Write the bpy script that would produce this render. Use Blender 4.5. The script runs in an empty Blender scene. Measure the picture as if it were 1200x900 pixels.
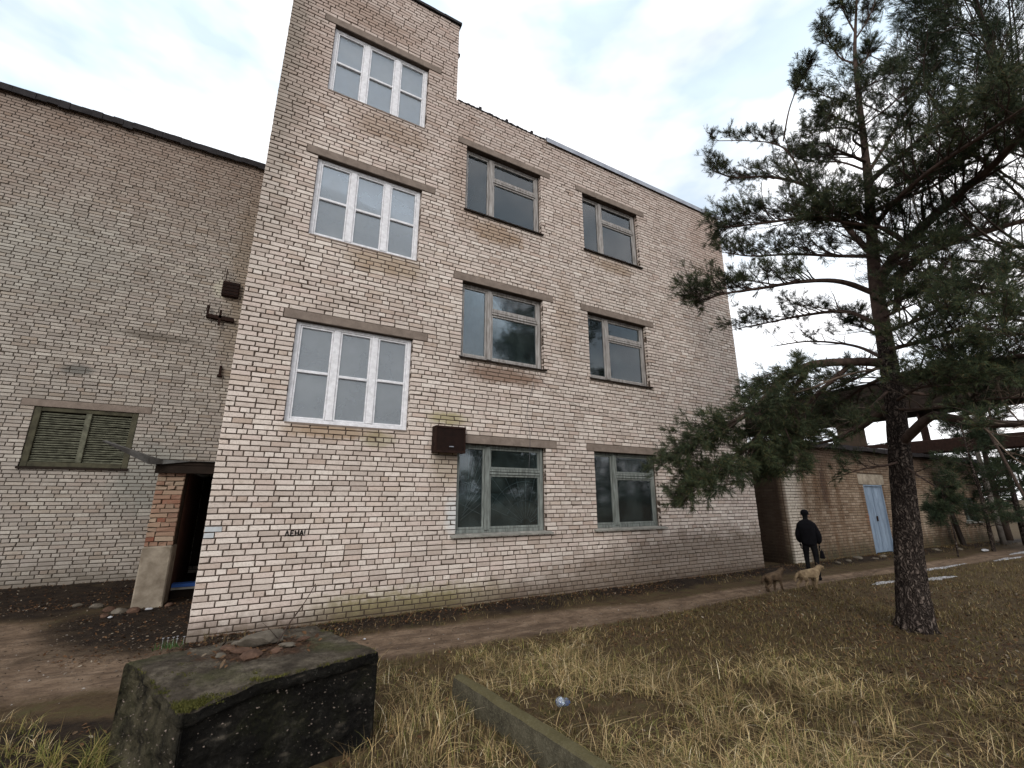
import bpy, math, random
import numpy as np
from mathutils import Vector
random.seed(7)
rng = np.random.default_rng(11)
S = bpy.context.scene
COL = S.collection

# ------------------------------------------------------------------ camera
CAM = np.array([0.6007, -7.4, 1.7163])
YAW, PITCH, ROLL, FPX = 0.5076, 0.2555, -0.0003, 515.035      # focal length in pixels of a 1200 px wide frame
_f = np.array([math.sin(YAW)*math.cos(PITCH), math.cos(YAW)*math.cos(PITCH), math.sin(PITCH)])
_r0 = np.array([math.cos(YAW), -math.sin(YAW), 0.0]); _u0 = np.cross(_r0, _f)
_r = math.cos(ROLL)*_r0 + math.sin(ROLL)*_u0
_u = -math.sin(ROLL)*_r0 + math.cos(ROLL)*_u0
cd = bpy.data.cameras.new('camera'); cam = bpy.data.objects.new('camera', cd); COL.objects.link(cam)
cd.sensor_width = 36; cd.lens = 36*FPX/1200; cd.clip_start = 0.05; cd.clip_end = 3000
from mathutils import Matrix
cam.matrix_world = Matrix(((_r[0], _u[0], -_f[0], CAM[0]), (_r[1], _u[1], -_f[1], CAM[1]), (_r[2], _u[2], -_f[2], CAM[2]), (0, 0, 0, 1)))
S.camera = cam

# ------------------------------------------------------------------ world, sun, exposure
SUN_EL, SUN_AZ = math.radians(24), math.radians(215)    # azimuth measured from +Y towards +X
w = bpy.data.worlds.new('World'); S.world = w; w.use_nodes = True
nt = w.node_tree; nt.nodes.clear(); N = nt.nodes.new; Lk = nt.links.new
wo = N('ShaderNodeOutputWorld'); sky = N('ShaderNodeTexSky'); sky.sky_type = 'NISHITA'; sky.sun_disc = False
sky.sun_elevation = SUN_EL; sky.sun_rotation = SUN_AZ; sky.dust_density = 2.0
bg1 = N('ShaderNodeBackground'); bg1.inputs[1].default_value = 0.15; Lk(sky.outputs[0], bg1.inputs[0])
tc = N('ShaderNodeTexCoord'); mp = N('ShaderNodeMapping'); mp.inputs['Scale'].default_value = (1.0, 1.0, 2.4)
mp.inputs['Location'].default_value = (0.35, 0.2, 0.1)
Lk(tc.outputs['Generated'], mp.inputs[0])
nz = N('ShaderNodeTexNoise'); nz.inputs['Scale'].default_value = 1.5; nz.inputs['Detail'].default_value = 6; nz.inputs['Roughness'].default_value = 0.5
nz.inputs['Distortion'].default_value = 0.4
Lk(mp.outputs[0], nz.inputs[0])
rp = N('ShaderNodeValToRGB'); rp.color_ramp.elements[0].position = 0.30; rp.color_ramp.elements[1].position = 0.52
rp.color_ramp.elements[0].color = (0.62, 0.62, 0.62, 1)
Lk(nz.outputs[0], rp.inputs[0])
nz2 = N('ShaderNodeTexNoise'); nz2.inputs['Scale'].default_value = 2.6; nz2.inputs['Detail'].default_value = 5
Lk(mp.outputs[0], nz2.inputs[0])
rc = N('ShaderNodeValToRGB'); rc.color_ramp.elements[0].position = 0.34; rc.color_ramp.elements[1].position = 0.56
rc.color_ramp.elements[0].color = (0.52, 0.62, 0.71, 1); rc.color_ramp.elements[1].color = (1.0, 0.985, 0.99, 1)
Lk(nz2.outputs[0], rc.inputs[0])
bg2 = N('ShaderNodeBackground'); bg2.inputs[1].default_value = 1.62; Lk(rc.outputs[0], bg2.inputs[0])
mx = N('ShaderNodeMixShader'); Lk(rp.outputs[0], mx.inputs[0]); Lk(bg1.outputs[0], mx.inputs[1]); Lk(bg2.outputs[0], mx.inputs[2])
Lk(mx.outputs[0], wo.inputs[0])
sd = bpy.data.lights.new('sun', 'SUN'); sd.energy = 1.3; sd.angle = math.radians(20); sd.color = (1.0, 0.95, 0.89)
so = bpy.data.objects.new('sun', sd); COL.objects.link(so)
_sdir = Vector((math.sin(SUN_AZ)*math.cos(SUN_EL), math.cos(SUN_AZ)*math.cos(SUN_EL), math.sin(SUN_EL)))
so.rotation_euler = (_sdir).to_track_quat('Z', 'Y').to_euler()
S.view_settings.view_transform = 'Standard'; S.view_settings.look = 'None'
S.view_settings.exposure = 0.06; S.view_settings.gamma = 1.0
S.cycles.max_bounces = 6; S.cycles.transparent_max_bounces = 12

# ------------------------------------------------------------------ helpers
def at(u, v, hd):
    """the point seen at (u, v) of the 1200x900 photograph, at horizontal distance hd from the camera"""
    d = _f + (u-600)/FPX*_r - (v-450)/FPX*_u
    return CAM + d*(hd/math.hypot(d[0], d[1]))
def on_y(u, v, y):
    d = _f + (u-600)/FPX*_r - (v-450)/FPX*_u
    return CAM + d*((y-CAM[1])/d[1])
def proj(P):
    q = np.asarray(P) - CAM; z = q @ _f
    return 600 + FPX*(q @ _r)/z, 450 - FPX*(q @ _u)/z, z

def tag(o, label=None, cat=None, group=None, kind=None):
    if label: o['label'] = label
    if cat: o['category'] = cat
    if group: o['group'] = group
    if kind: o['kind'] = kind
    return o
def link(o, parent=None):
    COL.objects.link(o)
    if parent is not None: o.parent = parent
    return o
def thing(name, label, cat, loc=(0, 0, 0), rz=0, group=None):
    o = bpy.data.objects.new(name, None); o.location = loc; o.rotation_euler = (0, 0, rz); o.empty_display_size = 0.2
    return tag(link(o), label, cat, group)

def np_mesh(name, V, F, mat, smooth=False):
    """V (n,3); F: list of int arrays (m,k), one array per face size"""
    me = bpy.data.meshes.new(name)
    V = np.asarray(V, np.float32); fs = [np.asarray(f, np.int32) for f in F if len(f)]
    me.vertices.add(len(V)); me.vertices.foreach_set('co', V.ravel())
    nl = sum(f.size for f in fs); nf = sum(len(f) for f in fs)
    me.loops.add(nl); me.loops.foreach_set('vertex_index', np.concatenate([f.ravel() for f in fs]))
    me.polygons.add(nf)
    tot = np.concatenate([np.full(len(f), f.shape[1], np.int32) for f in fs])
    st = np.concatenate([[0], np.cumsum(tot)[:-1]]).astype(np.int32)
    me.polygons.foreach_set('loop_start', st); me.polygons.foreach_set('loop_total', tot)
    me.polygons.foreach_set('use_smooth', np.full(nf, smooth))
    me.update(calc_edges=True); me.validate()
    if mat: me.materials.append(mat)
    return me

class MB:
    """collects shapes, then builds one mesh object"""
    def __init__(s): s.v = []; s.f = []; s.n = 0
    def add(s, V, F):
        s.v += [tuple(map(float, p)) for p in V]; s.f += [tuple(i+s.n for i in f) for f in F]; s.n += len(V)
    def box(s, x0, x1, y0, y1, z0, z1, j=0.0, fn=None):
        V = [(x, y, z) for z in (z0, z1) for y in (y0, y1) for x in (x0, x1)]
        if j: V = [tuple(c + random.uniform(-j, j) for c in p) for p in V]
        if fn: V = [fn(p) for p in V]
        s.add(V, [(0, 2, 3, 1), (4, 5, 7, 6), (0, 1, 5, 4), (2, 6, 7, 3), (0, 4, 6, 2), (1, 3, 7, 5)]); return s
    def tube(s, pts, rad, n=8, cap=True, wob=0.0):
        pts = [np.array(p, float) for p in pts]; rad = list(rad) if hasattr(rad, '__len__') else [rad]*len(pts)
        V = []; F = []; prev = None
        for i, p in enumerate(pts):
            t = pts[min(i+1, len(pts)-1)] - pts[max(i-1, 0)]; t /= (np.linalg.norm(t)+1e-9)
            if prev is None:
                a = np.array([0, 0, 1.0]) if abs(t[2]) < 0.9 else np.array([1.0, 0, 0])
            else: a = prev
            b = a - t*(a @ t); b /= (np.linalg.norm(b)+1e-9); c = np.cross(t, b); prev = b
            for k in range(n):
                an = 2*math.pi*k/n; r = rad[i]*(1+random.uniform(-wob, wob))
                V.append(p + (b*math.cos(an) + c*math.sin(an))*r)
        for i in range(len(pts)-1):
            for k in range(n):
                F.append((i*n+k, i*n+(k+1) % n, (i+1)*n+(k+1) % n, (i+1)*n+k))
        if cap: F.append(tuple(reversed(range(n)))); F.append(tuple((len(pts)-1)*n+k for k in range(n)))
        s.add(V, F); return s
    def mesh(s, name, mat, smooth=False):
        me = bpy.data.meshes.new(name); me.from_pydata(s.v, [], s.f); me.update()
        if smooth: me.polygons.foreach_set('use_smooth', [True]*len(me.polygons))
        if mat: me.materials.append(mat)
        return me
    def build(s, name, mat, parent=None, smooth=False, bevel=0.0):
        o = link(bpy.data.objects.new(name, s.mesh(name, mat, smooth)), parent)
        if bevel:
            m = o.modifiers.new('bevel', 'BEVEL'); m.width = bevel; m.segments = 1; m.limit_method = 'ANGLE'
        return o
def box(name, mat, parent, *a, bevel=0.0, j=0.0): return MB().box(*a, j=j).build(name, mat, parent, bevel=bevel)

def spline(pts, n):
    """Catmull-Rom through points, n samples per span"""
    P = [np.array(p, float) for p in pts]; P = [2*P[0]-P[1]] + P + [2*P[-1]-P[-2]]; out = []
    for i in range(1, len(P)-2):
        for k in range(n):
            t = k/n
            out.append(0.5*((2*P[i]) + (P[i+1]-P[i-1])*t + (2*P[i-1]-5*P[i]+4*P[i+1]-P[i+2])*t*t + (-P[i-1]+3*P[i]-3*P[i+1]+P[i+2])*t**3))
    out.append(P[-2]); return out

_ph = rng.uniform(0, 6.28, (5, 6, 2)); _dr = rng.uniform(0, 6.28, (5, 6))
def fbm(x, y, s=1.0):
    x = np.asarray(x, float); y = np.asarray(y, float); o = np.zeros_like(x+y); f = s; a = 1.0
    for i in range(5):
        q = 0
        for k in range(6):
            q = q + np.sin((x*math.cos(_dr[i, k]) + y*math.sin(_dr[i, k]))*f*(1+0.13*k) + _ph[i, k, 0])
        o = o + a*q/6; f *= 2.1; a *= 0.5
    return o

def fbm_s(x, y, s=1.0):
    o = 0.0; f = s; a = 1.0; sn = math.sin
    for dc, ds, ph in _tab:
        q = 0.0
        for k in range(6): q += sn((x*dc[k]+y*ds[k])*f*(1+0.13*k)+ph[k])
        o += a*q/6; f *= 2.1; a *= 0.5
    return o
_tab = [([math.cos(v) for v in _dr[i]], [math.sin(v) for v in _dr[i]], [float(v) for v in _ph[i, :, 0]]) for i in range(5)]

# ------------------------------------------------------------------ materials
class NT:
    def __init__(s, name):
        s.m = bpy.data.materials.new(name); s.m.use_nodes = True; s.t = s.m.node_tree; s.t.nodes.clear()
        s.out = s.n('ShaderNodeOutputMaterial'); s.b = s.n('ShaderNodeBsdfPrincipled'); s.l(s.b.outputs[0], s.out.inputs[0])
        s.b.inputs['Specular IOR Level'].default_value = 0.10
        g = s.n('ShaderNodeNewGeometry'); s.pos = g.outputs['Position']; s.isl = g.outputs['Random Per Island']
        s.obj = s.n('ShaderNodeTexCoord').outputs['Object']; s.hs = []
    def n(s, t): return s.t.nodes.new(t)
    def l(s, a, b): s.t.links.new(a, b)
    def set(s, sock, v):
        if hasattr(v, 'default_value') or hasattr(v, 'links'): s.l(v, sock)
        elif isinstance(v, (tuple, list)) and len(v) == 3 and sock.type == 'RGBA': sock.default_value = (*v, 1)
        else: sock.default_value = v
    def math(s, op, a, b=0.0, c=None, clamp=False):
        q = s.n('ShaderNodeMath'); q.operation = op; q.use_clamp = clamp; s.set(q.inputs[0], a); s.set(q.inputs[1], b)
        if c is not None: s.set(q.inputs[2], c)
        return q.outputs[0]
    def noise(s, scale, detail=4, rough=0.55, vec=None, dist=0.0, sc=None):
        q = s.n('ShaderNodeTexNoise'); q.inputs['Scale'].default_value = scale; q.inputs['Detail'].default_value = detail
        q.inputs['Roughness'].default_value = rough; q.inputs['Distortion'].default_value = dist
        v = vec or s.pos
        if sc:
            m = s.n('ShaderNodeMapping'); m.inputs['Scale'].default_value = sc; s.l(v, m.inputs[0]); v = m.outputs[0]
        s.l(v, q.inputs['Vector']); return q.outputs[0]
    def ramp(s, fac, stops):
        q = s.n('ShaderNodeValToRGB'); s.l(fac, q.inputs[0]); e = q.color_ramp.elements
        while len(e) < len(stops): e.new(0.5)
        for a, (p, c) in zip(e, stops): a.position = p; a.color = (*c, 1) if hasattr(c, '__len__') else (c, c, c, 1)
        return q.outputs[0]
    def rng(s, v, a, b, c=0.0, d=1.0):
        q = s.n('ShaderNodeMapRange'); s.l(v, q.inputs[0])
        for i, x in enumerate((a, b, c, d)): q.inputs[i+1].default_value = x
        return q.outputs[0]
    def mix(s, fac, a, b, mode='MIX'):
        q = s.n('ShaderNodeMix'); q.data_type = 'RGBA'; q.blend_type = mode; q.clamp_factor = True
        s.set(q.inputs[0], fac); s.set(q.inputs[6], a); s.set(q.inputs[7], b); return q.outputs[2]
    def xyz(s):
        q = s.n('ShaderNodeSeparateXYZ'); s.l(s.pos, q.inputs[0]); return q.outputs
    def vor(s, scale, feat='F1', vec=None):
        q = s.n('ShaderNodeTexVoronoi'); q.feature = feat; q.inputs['Scale'].default_value = scale; s.l(vec or s.pos, q.inputs['Vector']); return q.outputs[0]
    def blob(s, cx, cz, rx, rz, warp):
        """soft irregular stain on a wall that faces Y, centred at x = cx, z = cz"""
        if not hasattr(s, '_xyz'): s._xyz = s.xyz()
        a = s.math('MULTIPLY', s.math('SUBTRACT', s._xyz[0], cx), 1/rx); b = s.math('MULTIPLY', s.math('SUBTRACT', s._xyz[2], cz), 1/rz)
        d = s.math('SQRT', s.math('ADD', s.math('MULTIPLY', a, a), s.math('MULTIPLY', b, b)))
        return s.rng(s.math('ADD', d, s.math('MULTIPLY', s.math('SUBTRACT', warp, 0.5), 1.8)), 1.1, 0.55)
    def bump(s, h, strength=0.4, dist=0.01):
        q = s.n('ShaderNodeBump'); q.inputs['Strength'].default_value = strength; q.inputs['Distance'].default_value = dist
        s.l(h, q.inputs['Height'])
        if s.hs: s.l(s.hs[-1], q.inputs['Normal'])
        s.hs.append(q.outputs[0]); s.l(q.outputs[0], s.b.inputs['Normal'])
    def done(s, col, rough=0.85, metal=0.0):
        s.set(s.b.inputs['Base Color'], col); s.set(s.b.inputs['Roughness'], rough); s.set(s.b.inputs['Metallic'], metal); return s.m

def simple(name, c, c2=None, scale=8, rough=0.8, bump=0.3, bd=0.006, metal=0.0, sc=None, bscale=None):
    q = NT(name); c2 = c2 or tuple(x*0.6 for x in c)
    f = q.noise(scale, 5, 0.6, sc=sc); col = q.ramp(f, [(0.32, c2), (0.66, c)])
    g = q.noise(scale*7, 3, 0.6, sc=sc); col = q.mix(q.rng(g, 0.35, 0.7, 0, 0.35), col, tuple(x*0.55 for x in c))
    if bump: q.bump(q.noise(bscale or scale*4, 6, 0.65, sc=sc), bump, bd)
    return q.done(col, rough, metal)

def tint(q):
    """random 0..1 per brick, whether the brick is an object or an island of a joined mesh"""
    oi = q.n('ShaderNodeObjectInfo'); return q.math('FRACT', q.math('ADD', q.isl, oi.outputs['Random']))

def brick_mat(name, shades, stains=(), fine=(0.45, 0.38, 0.30), grime=None, moss=None, extra=None, topband=None):
    q = NT(name); r = tint(q)
    col = q.ramp(r, [((i+0.0)/(len(shades)-1), c) for i, c in enumerate(shades)])
    r2 = q.math('FRACT', q.math('MULTIPLY', r, 17.31))
    col = q.mix(q.rng(r2, 0.78, 1.0, 0, 0.42), col, fine)
    big = q.noise(0.55, 5, 0.6); col = q.mix(q.rng(big, 0.40, 0.72, 0, 0.28), col, tuple(0.55*c for c in shades[0]))
    warp = q.noise(2.2, 6, 0.65)
    warp2 = q.noise(9, 4, 0.6)
    blot = q.noise(45, 4, 0.7); col = q.mix(q.rng(blot, 0.50, 0.78, 0, 0.55), col, (0.16, 0.125, 0.095))
    fin = q.noise(13, 5, 0.7); col = q.mix(q.rng(fin, 0.50, 0.75, 0, 0.45), col, (0.24, 0.185, 0.14))
    for (cx, cz, rx, rz, c, k) in stains:
        col = q.mix(q.math('MULTIPLY', q.blob(cx, cz, rx, rz, q.math('ADD', q.math('MULTIPLY', warp, .6), q.math('MULTIPLY', warp2, .4))), k), col, c)
    if topband:
        z0, z1, c, k = topband; xyz = q.xyz()
        m = q.rng(q.math('ADD', xyz[2], q.math('MULTIPLY', q.math('SUBTRACT', warp, 0.5), 2.0)), z0, z1)
        col = q.mix(q.math('MULTIPLY', m, k), col, c)
    if grime:
        z0, z1, c, k = grime; xyz = q.xyz()
        m = q.rng(q.math('ADD', xyz[2], q.math('MULTIPLY', q.math('SUBTRACT', warp, 0.5), 1.1)), z1, z0)
        col = q.mix(q.math('MULTIPLY', m, k), col, c)
    if extra: col = extra(q, col, warp, warp2)
    q.bump(q.noise(60, 5, 0.7), 0.5, 0.004)
    q.bump(q.noise(250, 2, 0.6), 0.25, 0.0015)
    return q.done(col, 0.9)

def facade_extra(q, col, warp, warp2):
    X = q.xyz()
    # damp brown splash zone that climbs towards the right-hand end
    lim = q.rng(X[0], 3.0, 9.0, 0.12, 1.05)
    hgt = q.math('SUBTRACT', lim, q.math('ADD', X[2], q.math('MULTIPLY', q.math('SUBTRACT', warp, 0.5), 0.9)))
    col = q.mix(q.math('MULTIPLY', q.rng(hgt, -0.15, 0.3), 0.72), col, (0.115, 0.085, 0.06))
    m = q.math('MULTIPLY', q.rng(X[0], 1.2, 1.9), q.rng(X[0], 4.9, 3.6))
    m = q.math('MULTIPLY', m, q.rng(q.math('ADD', X[2], q.math('MULTIPLY', q.math('SUBTRACT', warp2, 0.5), 0.5)), 0.42, 0.2))
    col = q.mix(q.math('MULTIPLY', m, 0.75), col, (0.19, 0.165, 0.06))
    # splashed soil right above the ground line
    ms = q.rng(q.math('ADD', X[2], q.math('MULTIPLY', q.math('SUBTRACT', warp2, 0.5), 0.35)), 0.26, 0.02)
    col = q.mix(q.math('MULTIPLY', ms, 0.7), col, (0.085, 0.06, 0.042))
    # grey-green weathering on the upper left edge
    m = q.math('MULTIPLY', q.rng(q.math('ADD', X[0], q.math('MULTIPLY', q.math('SUBTRACT', warp, 0.5), 1.2)), 0.5, 0.1), q.rng(X[2], 4.0, 9.0))
    col = q.mix(q.math('MULTIPLY', m, 0.55), col, (0.17, 0.16, 0.13))
    return col

RUSTY = (0.17, 0.10, 0.065)
M = {}
M['brick'] = brick_mat('silicate brick', [(0.43, 0.36, 0.315), (0.60, 0.53, 0.475), (0.52, 0.44, 0.39), (0.70, 0.63, 0.57), (0.56, 0.465, 0.415), (0.64, 0.57, 0.51)],
    stains=[(2.0, 8.75, 0.9, 0.35, (0.26, 0.18, 0.12), 0.6), (2.1, 5.85, 0.8, 0.28, (0.28, 0.20, 0.12), 0.6), (1.5, 2.74, 0.85, 0.13, (0.26, 0.17, 0.09), 0.7),
            (2.2, 2.66, 0.35, 0.16, (0.26, 0.23, 0.13), 0.6), (4.5, 4.08, 1.05, 0.20, RUSTY, 0.8), (4.3, 7.2, 0.8, 0.3, (0.24, 0.15, 0.08), 0.65),
            (3.4, 3.12, 0.42, 0.14, (0.32, 0.28, 0.15), 0.8), (3.4, 2.3, 0.35, 0.35, (0.30, 0.24, 0.17), 0.6), (3.55, 1.45, 0.16, 0.35, (0.60, 0.66, 0.68), 0.5),
            (7.6, 7.3, 0.7, 0.2, (0.25, 0.17, 0.1), 0.6), (1.3, 11.3, 1.3, 0.4, (0.24, 0.17, 0.12), 0.6), (0.2, 9.5, 0.6, 2.5, (0.30, 0.24, 0.2), 0.5),
            (3.6, 8.6, 0.4, 1.6, (0.3, 0.22, 0.17), 0.5), (6.1, 5.6, 0.3, 1.2, (0.34, 0.26, 0.2), 0.45), (11.4, 9.0, 1.0, 1.5, (0.34, 0.25, 0.2), 0.45)],
    fine=(0.36, 0.25, 0.18), topband=(6.6, 10.8, (0.36, 0.265, 0.23), 0.42), extra=facade_extra)
M['brick_left'] = brick_mat('weathered grey silicate brick', [(0.26, 0.23, 0.20), (0.39, 0.355, 0.315), (0.31, 0.275, 0.245), (0.46, 0.425, 0.375), (0.345, 0.295, 0.26)],
    stains=[(-1.6, 2.2, 0.9, 1.0, (0.19, 0.20, 0.18), 0.6), (-4.2, 7.2, 1.6, 1.4, (0.30, 0.30, 0.265), 0.3), (-0.4, 7.6, 0.5, 3.5, (0.22, 0.17, 0.12), 0.6),
            (-0.95, 7.05, 0.18, 0.3, (0.5, 0.47, 0.38), 0.8), (-2.0, 5.5, 0.9, 0.12, (0.14, 0.12, 0.10), 0.8), (-3.3, 4.5, 0.3, 0.16, (0.12, 0.12, 0.11), 0.8),
            (-1.1, 0.4, 0.35, 0.6, (0.06, 0.045, 0.035), 0.9)],
    fine=(0.26, 0.19, 0.13), topband=(7.6, 10.6, (0.22, 0.15, 0.115), 0.6), grime=(0.1, 0.5, (0.10, 0.085, 0.065), 0.6))
def low_extra(q, col, warp, warp2):
    X = q.xyz()
    streak = q.noise(3.0, 5, 0.7, sc=(1, 1, 0.12))
    col = q.mix(q.math('MULTIPLY', q.rng(streak, 0.45, 0.65), 0.7), col, (0.10, 0.055, 0.03))
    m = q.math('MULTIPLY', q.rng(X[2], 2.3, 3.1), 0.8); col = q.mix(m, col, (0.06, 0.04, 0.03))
    m = q.math('MULTIPLY', q.rng(X[1], 0.05, 0.25), 0.85)         # return face in the gap: soot plus the gap's shade put into the colour
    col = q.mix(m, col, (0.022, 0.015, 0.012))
    m = q.math('MULTIPLY', q.rng(q.math('ADD', X[0], q.math('MULTIPLY', warp2, 0.5)), 14.7, 14.2), q.rng(X[1], 0.1, 0.0))
    col = q.mix(q.math('MULTIPLY', m, 0.7), col, (0.55, 0.50, 0.43))
    return col
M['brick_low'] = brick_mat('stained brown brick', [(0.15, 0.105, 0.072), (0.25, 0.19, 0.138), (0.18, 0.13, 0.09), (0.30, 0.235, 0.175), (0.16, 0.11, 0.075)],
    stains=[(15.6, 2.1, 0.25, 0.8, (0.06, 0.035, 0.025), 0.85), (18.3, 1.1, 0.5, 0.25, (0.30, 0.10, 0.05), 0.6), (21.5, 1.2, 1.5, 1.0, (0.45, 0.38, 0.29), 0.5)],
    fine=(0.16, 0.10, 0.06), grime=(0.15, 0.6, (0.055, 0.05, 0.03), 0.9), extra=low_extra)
M['brick_red'] = brick_mat('broken red and yellow brick', [(0.22, 0.085, 0.055), (0.34, 0.25, 0.18), (0.25, 0.13, 0.09), (0.38, 0.31, 0.23), (0.24, 0.15, 0.11)], fine=(0.16, 0.09, 0.065))
M['mortar'] = simple('dark joint mortar', (0.098, 0.074, 0.058), (0.05, 0.037, 0.029), 5, 0.95, 0.4)
M['mortar_left'] = simple('grey joint mortar', (0.090, 0.074, 0.060), (0.05, 0.041, 0.033), 5, 0.95, 0.4)
M['mortar_low'] = simple('sooty joint mortar', (0.07, 0.05, 0.035), (0.035, 0.026, 0.02), 4, 0.95, 0.4)
M['concrete'] = simple('weathered concrete', (0.235, 0.19, 0.16), (0.15, 0.12, 0.10), 6, 0.9, 0.5)
M['plaster'] = simple('stained cement render', (0.33, 0.285, 0.225), (0.12, 0.095, 0.07), 3.5, 0.9, 0.5)
M['concrete_pale'] = simple('pale concrete', (0.30, 0.29, 0.26), (0.15, 0.145, 0.13), 6, 0.9, 0.4)
M['bitumen'] = simple('black bitumen felt', (0.030, 0.027, 0.028), (0.014, 0.012, 0.013), 9, 0.7, 0.6, 0.01)
M['flashing'] = simple('dull zinc flashing', (0.34, 0.36, 0.40), (0.22, 0.23, 0.27), 5, 0.5, 0.1, metal=0.4)
M['rust'] = simple('rusted sheet steel', (0.016, 0.008, 0.006), (0.009, 0.005, 0.004), 9, 0.75, 0.4)
M['rust2'] = simple('rusty iron', (0.03, 0.015, 0.011), (0.012, 0.007, 0.006), 12, 0.85, 0.4)
M['interior'] = simple('dim interior plaster', (0.16, 0.16, 0.155), (0.08, 0.08, 0.08), 2, 0.9, 0)
M['roofing'] = simple('roof felt', (0.05, 0.048, 0.045), None, 3, 0.9, 0.3)
M['white_paint'] = simple('white window paint', (0.80, 0.80, 0.83), (0.58, 0.58, 0.60), 14, 0.5, 0.15, 0.002)
M['grey_wood'] = simple('weathered grey timber', (0.40, 0.385, 0.37), (0.15, 0.13, 0.12), 5, 0.85, 0.4, 0.003, sc=(6, 6, 0.7))
M['green_wood'] = simple('flaking grey green timber', (0.235, 0.26, 0.245), (0.075, 0.08, 0.072), 5, 0.85, 0.4, 0.003, sc=(6, 6, 0.7))
M['olive_wood'] = simple('olive green timber', (0.085, 0.08, 0.052), (0.04, 0.037, 0.026), 7, 0.8, 0.4, 0.003)
M['slat'] = simple('faded green slat', (0.155, 0.155, 0.112), (0.05, 0.05, 0.036), 9, 0.7, 0.3, 0.003)
M['sheet_white'] = simple('pale curtain cloth', (0.50, 0.52, 0.53), (0.38, 0.405, 0.42), 3, 0.9, 0.1)
M['sheet_dim'] = simple('dim blue grey curtain cloth', (0.25, 0.285, 0.32), (0.17, 0.20, 0.235), 2.5, 0.9, 0.1)
M['sheet_green'] = simple('dusty green curtain cloth', (0.115, 0.15, 0.145), (0.06, 0.085, 0.085), 2.2, 0.9, 0.1)
M['bar_white'] = simple('white painted grille bar', (0.62, 0.65, 0.64), (0.2, 0.22, 0.21), 12, 0.6, 0)
M['tarnished'] = simple('dark bent sheet metal', (0.16, 0.16, 0.155), (0.07, 0.068, 0.065), 7, 0.5, 0.2, metal=0.3)
M['blue_paint'] = simple('blue floor paint', (0.05, 0.13, 0.42), (0.03, 0.09, 0.30), 6, 0.6, 0.2)
M['door_brown'] = simple('brown painted timber', (0.10, 0.05, 0.035), (0.06, 0.03, 0.02), 4, 0.7, 0.2)
M['door_blue'] = simple('pale blue grey door paint', (0.22, 0.28, 0.36), (0.12, 0.16, 0.215), 3, 0.55, 0.15, sc=(3, 3, 0.5))
M['dark_wood'] = simple('dark tarred timber', (0.026, 0.018, 0.014), (0.012, 0.009, 0.007), 4, 0.85, 0.4)
qk_ = NT('pine bark')
_a = qk_.noise(14, 8, 0.7, sc=(1.5, 1.5, 0.4), dist=0.6); _v = qk_.n('ShaderNodeTexVoronoi'); _v.feature = 'DISTANCE_TO_EDGE'; _v.inputs['Scale'].default_value = 19
_m = qk_.n('ShaderNodeMapping'); _m.inputs['Scale'].default_value = (1.5, 1.5, 0.36)
_w = qk_.n('ShaderNodeVectorMath'); _w.operation = 'ADD'; qk_.l(qk_.pos, _w.inputs[0])
_nn = qk_.n('ShaderNodeTexNoise'); _nn.inputs['Scale'].default_value = 7; _nn.inputs['Detail'].default_value = 4; qk_.l(qk_.pos, _nn.inputs['Vector'])
_sc = qk_.n('ShaderNodeVectorMath'); _sc.operation = 'SCALE'; _sc.inputs[3].default_value = 0.22; qk_.l(_nn.outputs[1], _sc.inputs[0]); qk_.l(_sc.outputs[0], _w.inputs[1])
qk_.l(_w.outputs[0], _m.inputs[0]); qk_.l(_m.outputs[0], _v.inputs['Vector'])
_e = qk_.rng(_v.outputs[0], 0.0, 0.30)
_c = qk_.ramp(_a, [(0.38, (0.055, 0.043, 0.037)), (0.52, (0.12, 0.093, 0.078)), (0.66, (0.22, 0.18, 0.155))])
_c = qk_.mix(_e, (0.014, 0.010, 0.009), _c)
qk_.bump(_e, 1.0, 0.035); qk_.bump(_a, 0.8, 0.012); M['bark'] = qk_.done(_c, 0.95)
M['bark_up'] = simple('flaky reddish upper bark', (0.10, 0.068, 0.055), (0.04, 0.027, 0.023), 12, 0.9, 0.6, 0.01)
M['twig'] = simple('grey brown twig bark', (0.075, 0.055, 0.045), (0.04, 0.03, 0.025), 20, 0.9, 0)
M['dead_twig'] = simple('dry pale twig bark', (0.17, 0.13, 0.10), (0.10, 0.075, 0.06), 20, 0.9, 0)
M['pale_bark'] = simple('pale thin bark', (0.22, 0.20, 0.18), (0.10, 0.085, 0.075), 7, 0.9, 0.2)
M['snow'] = simple('thin old snow', (0.42, 0.42, 0.44), (0.09, 0.08, 0.07), 14, 0.8, 0.5)
M['cloth_black'] = simple('black coat cloth', (0.006, 0.006, 0.008), (0.003, 0.003, 0.004), 12, 0.95, 0.2)
M['cloth_black2'] = simple('black trouser cloth', (0.007, 0.007, 0.008), None, 12, 0.9, 0.2)
M['skin'] = simple('skin', (0.42, 0.26, 0.19), (0.36, 0.2, 0.14), 20, 0.6, 0)
M['fur_cream'] = simple('cream fur', (0.31, 0.23, 0.14), (0.14, 0.095, 0.058), 14, 0.95, 0.5, bscale=90)
M['fur_brown'] = simple('tan brown fur', (0.11, 0.075, 0.047), (0.045, 0.03, 0.02), 14, 0.95, 0.5, bscale=90)
M['black_gloss'] = simple('black nose', (0.01, 0.01, 0.01), None, 9, 0.4, 0)
M['ink'] = simple('black marker ink', (0.012, 0.011, 0.010), None, 9, 0.8, 0)
M['wire'] = simple('grey wire', (0.10, 0.10, 0.11), None, 9, 0.6, 0)
def leafy(name, stops, rough=0.7, trans=0.0):
    q = NT(name); oi = q.n('ShaderNodeObjectInfo')
    c = q.ramp(q.isl, stops)
    big = q.noise(1.3, 3); c = q.mix(q.rng(big, 0.4, 0.65, 0, 0.5), c, stops[0][1])
    return q.done(c, rough)
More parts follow.
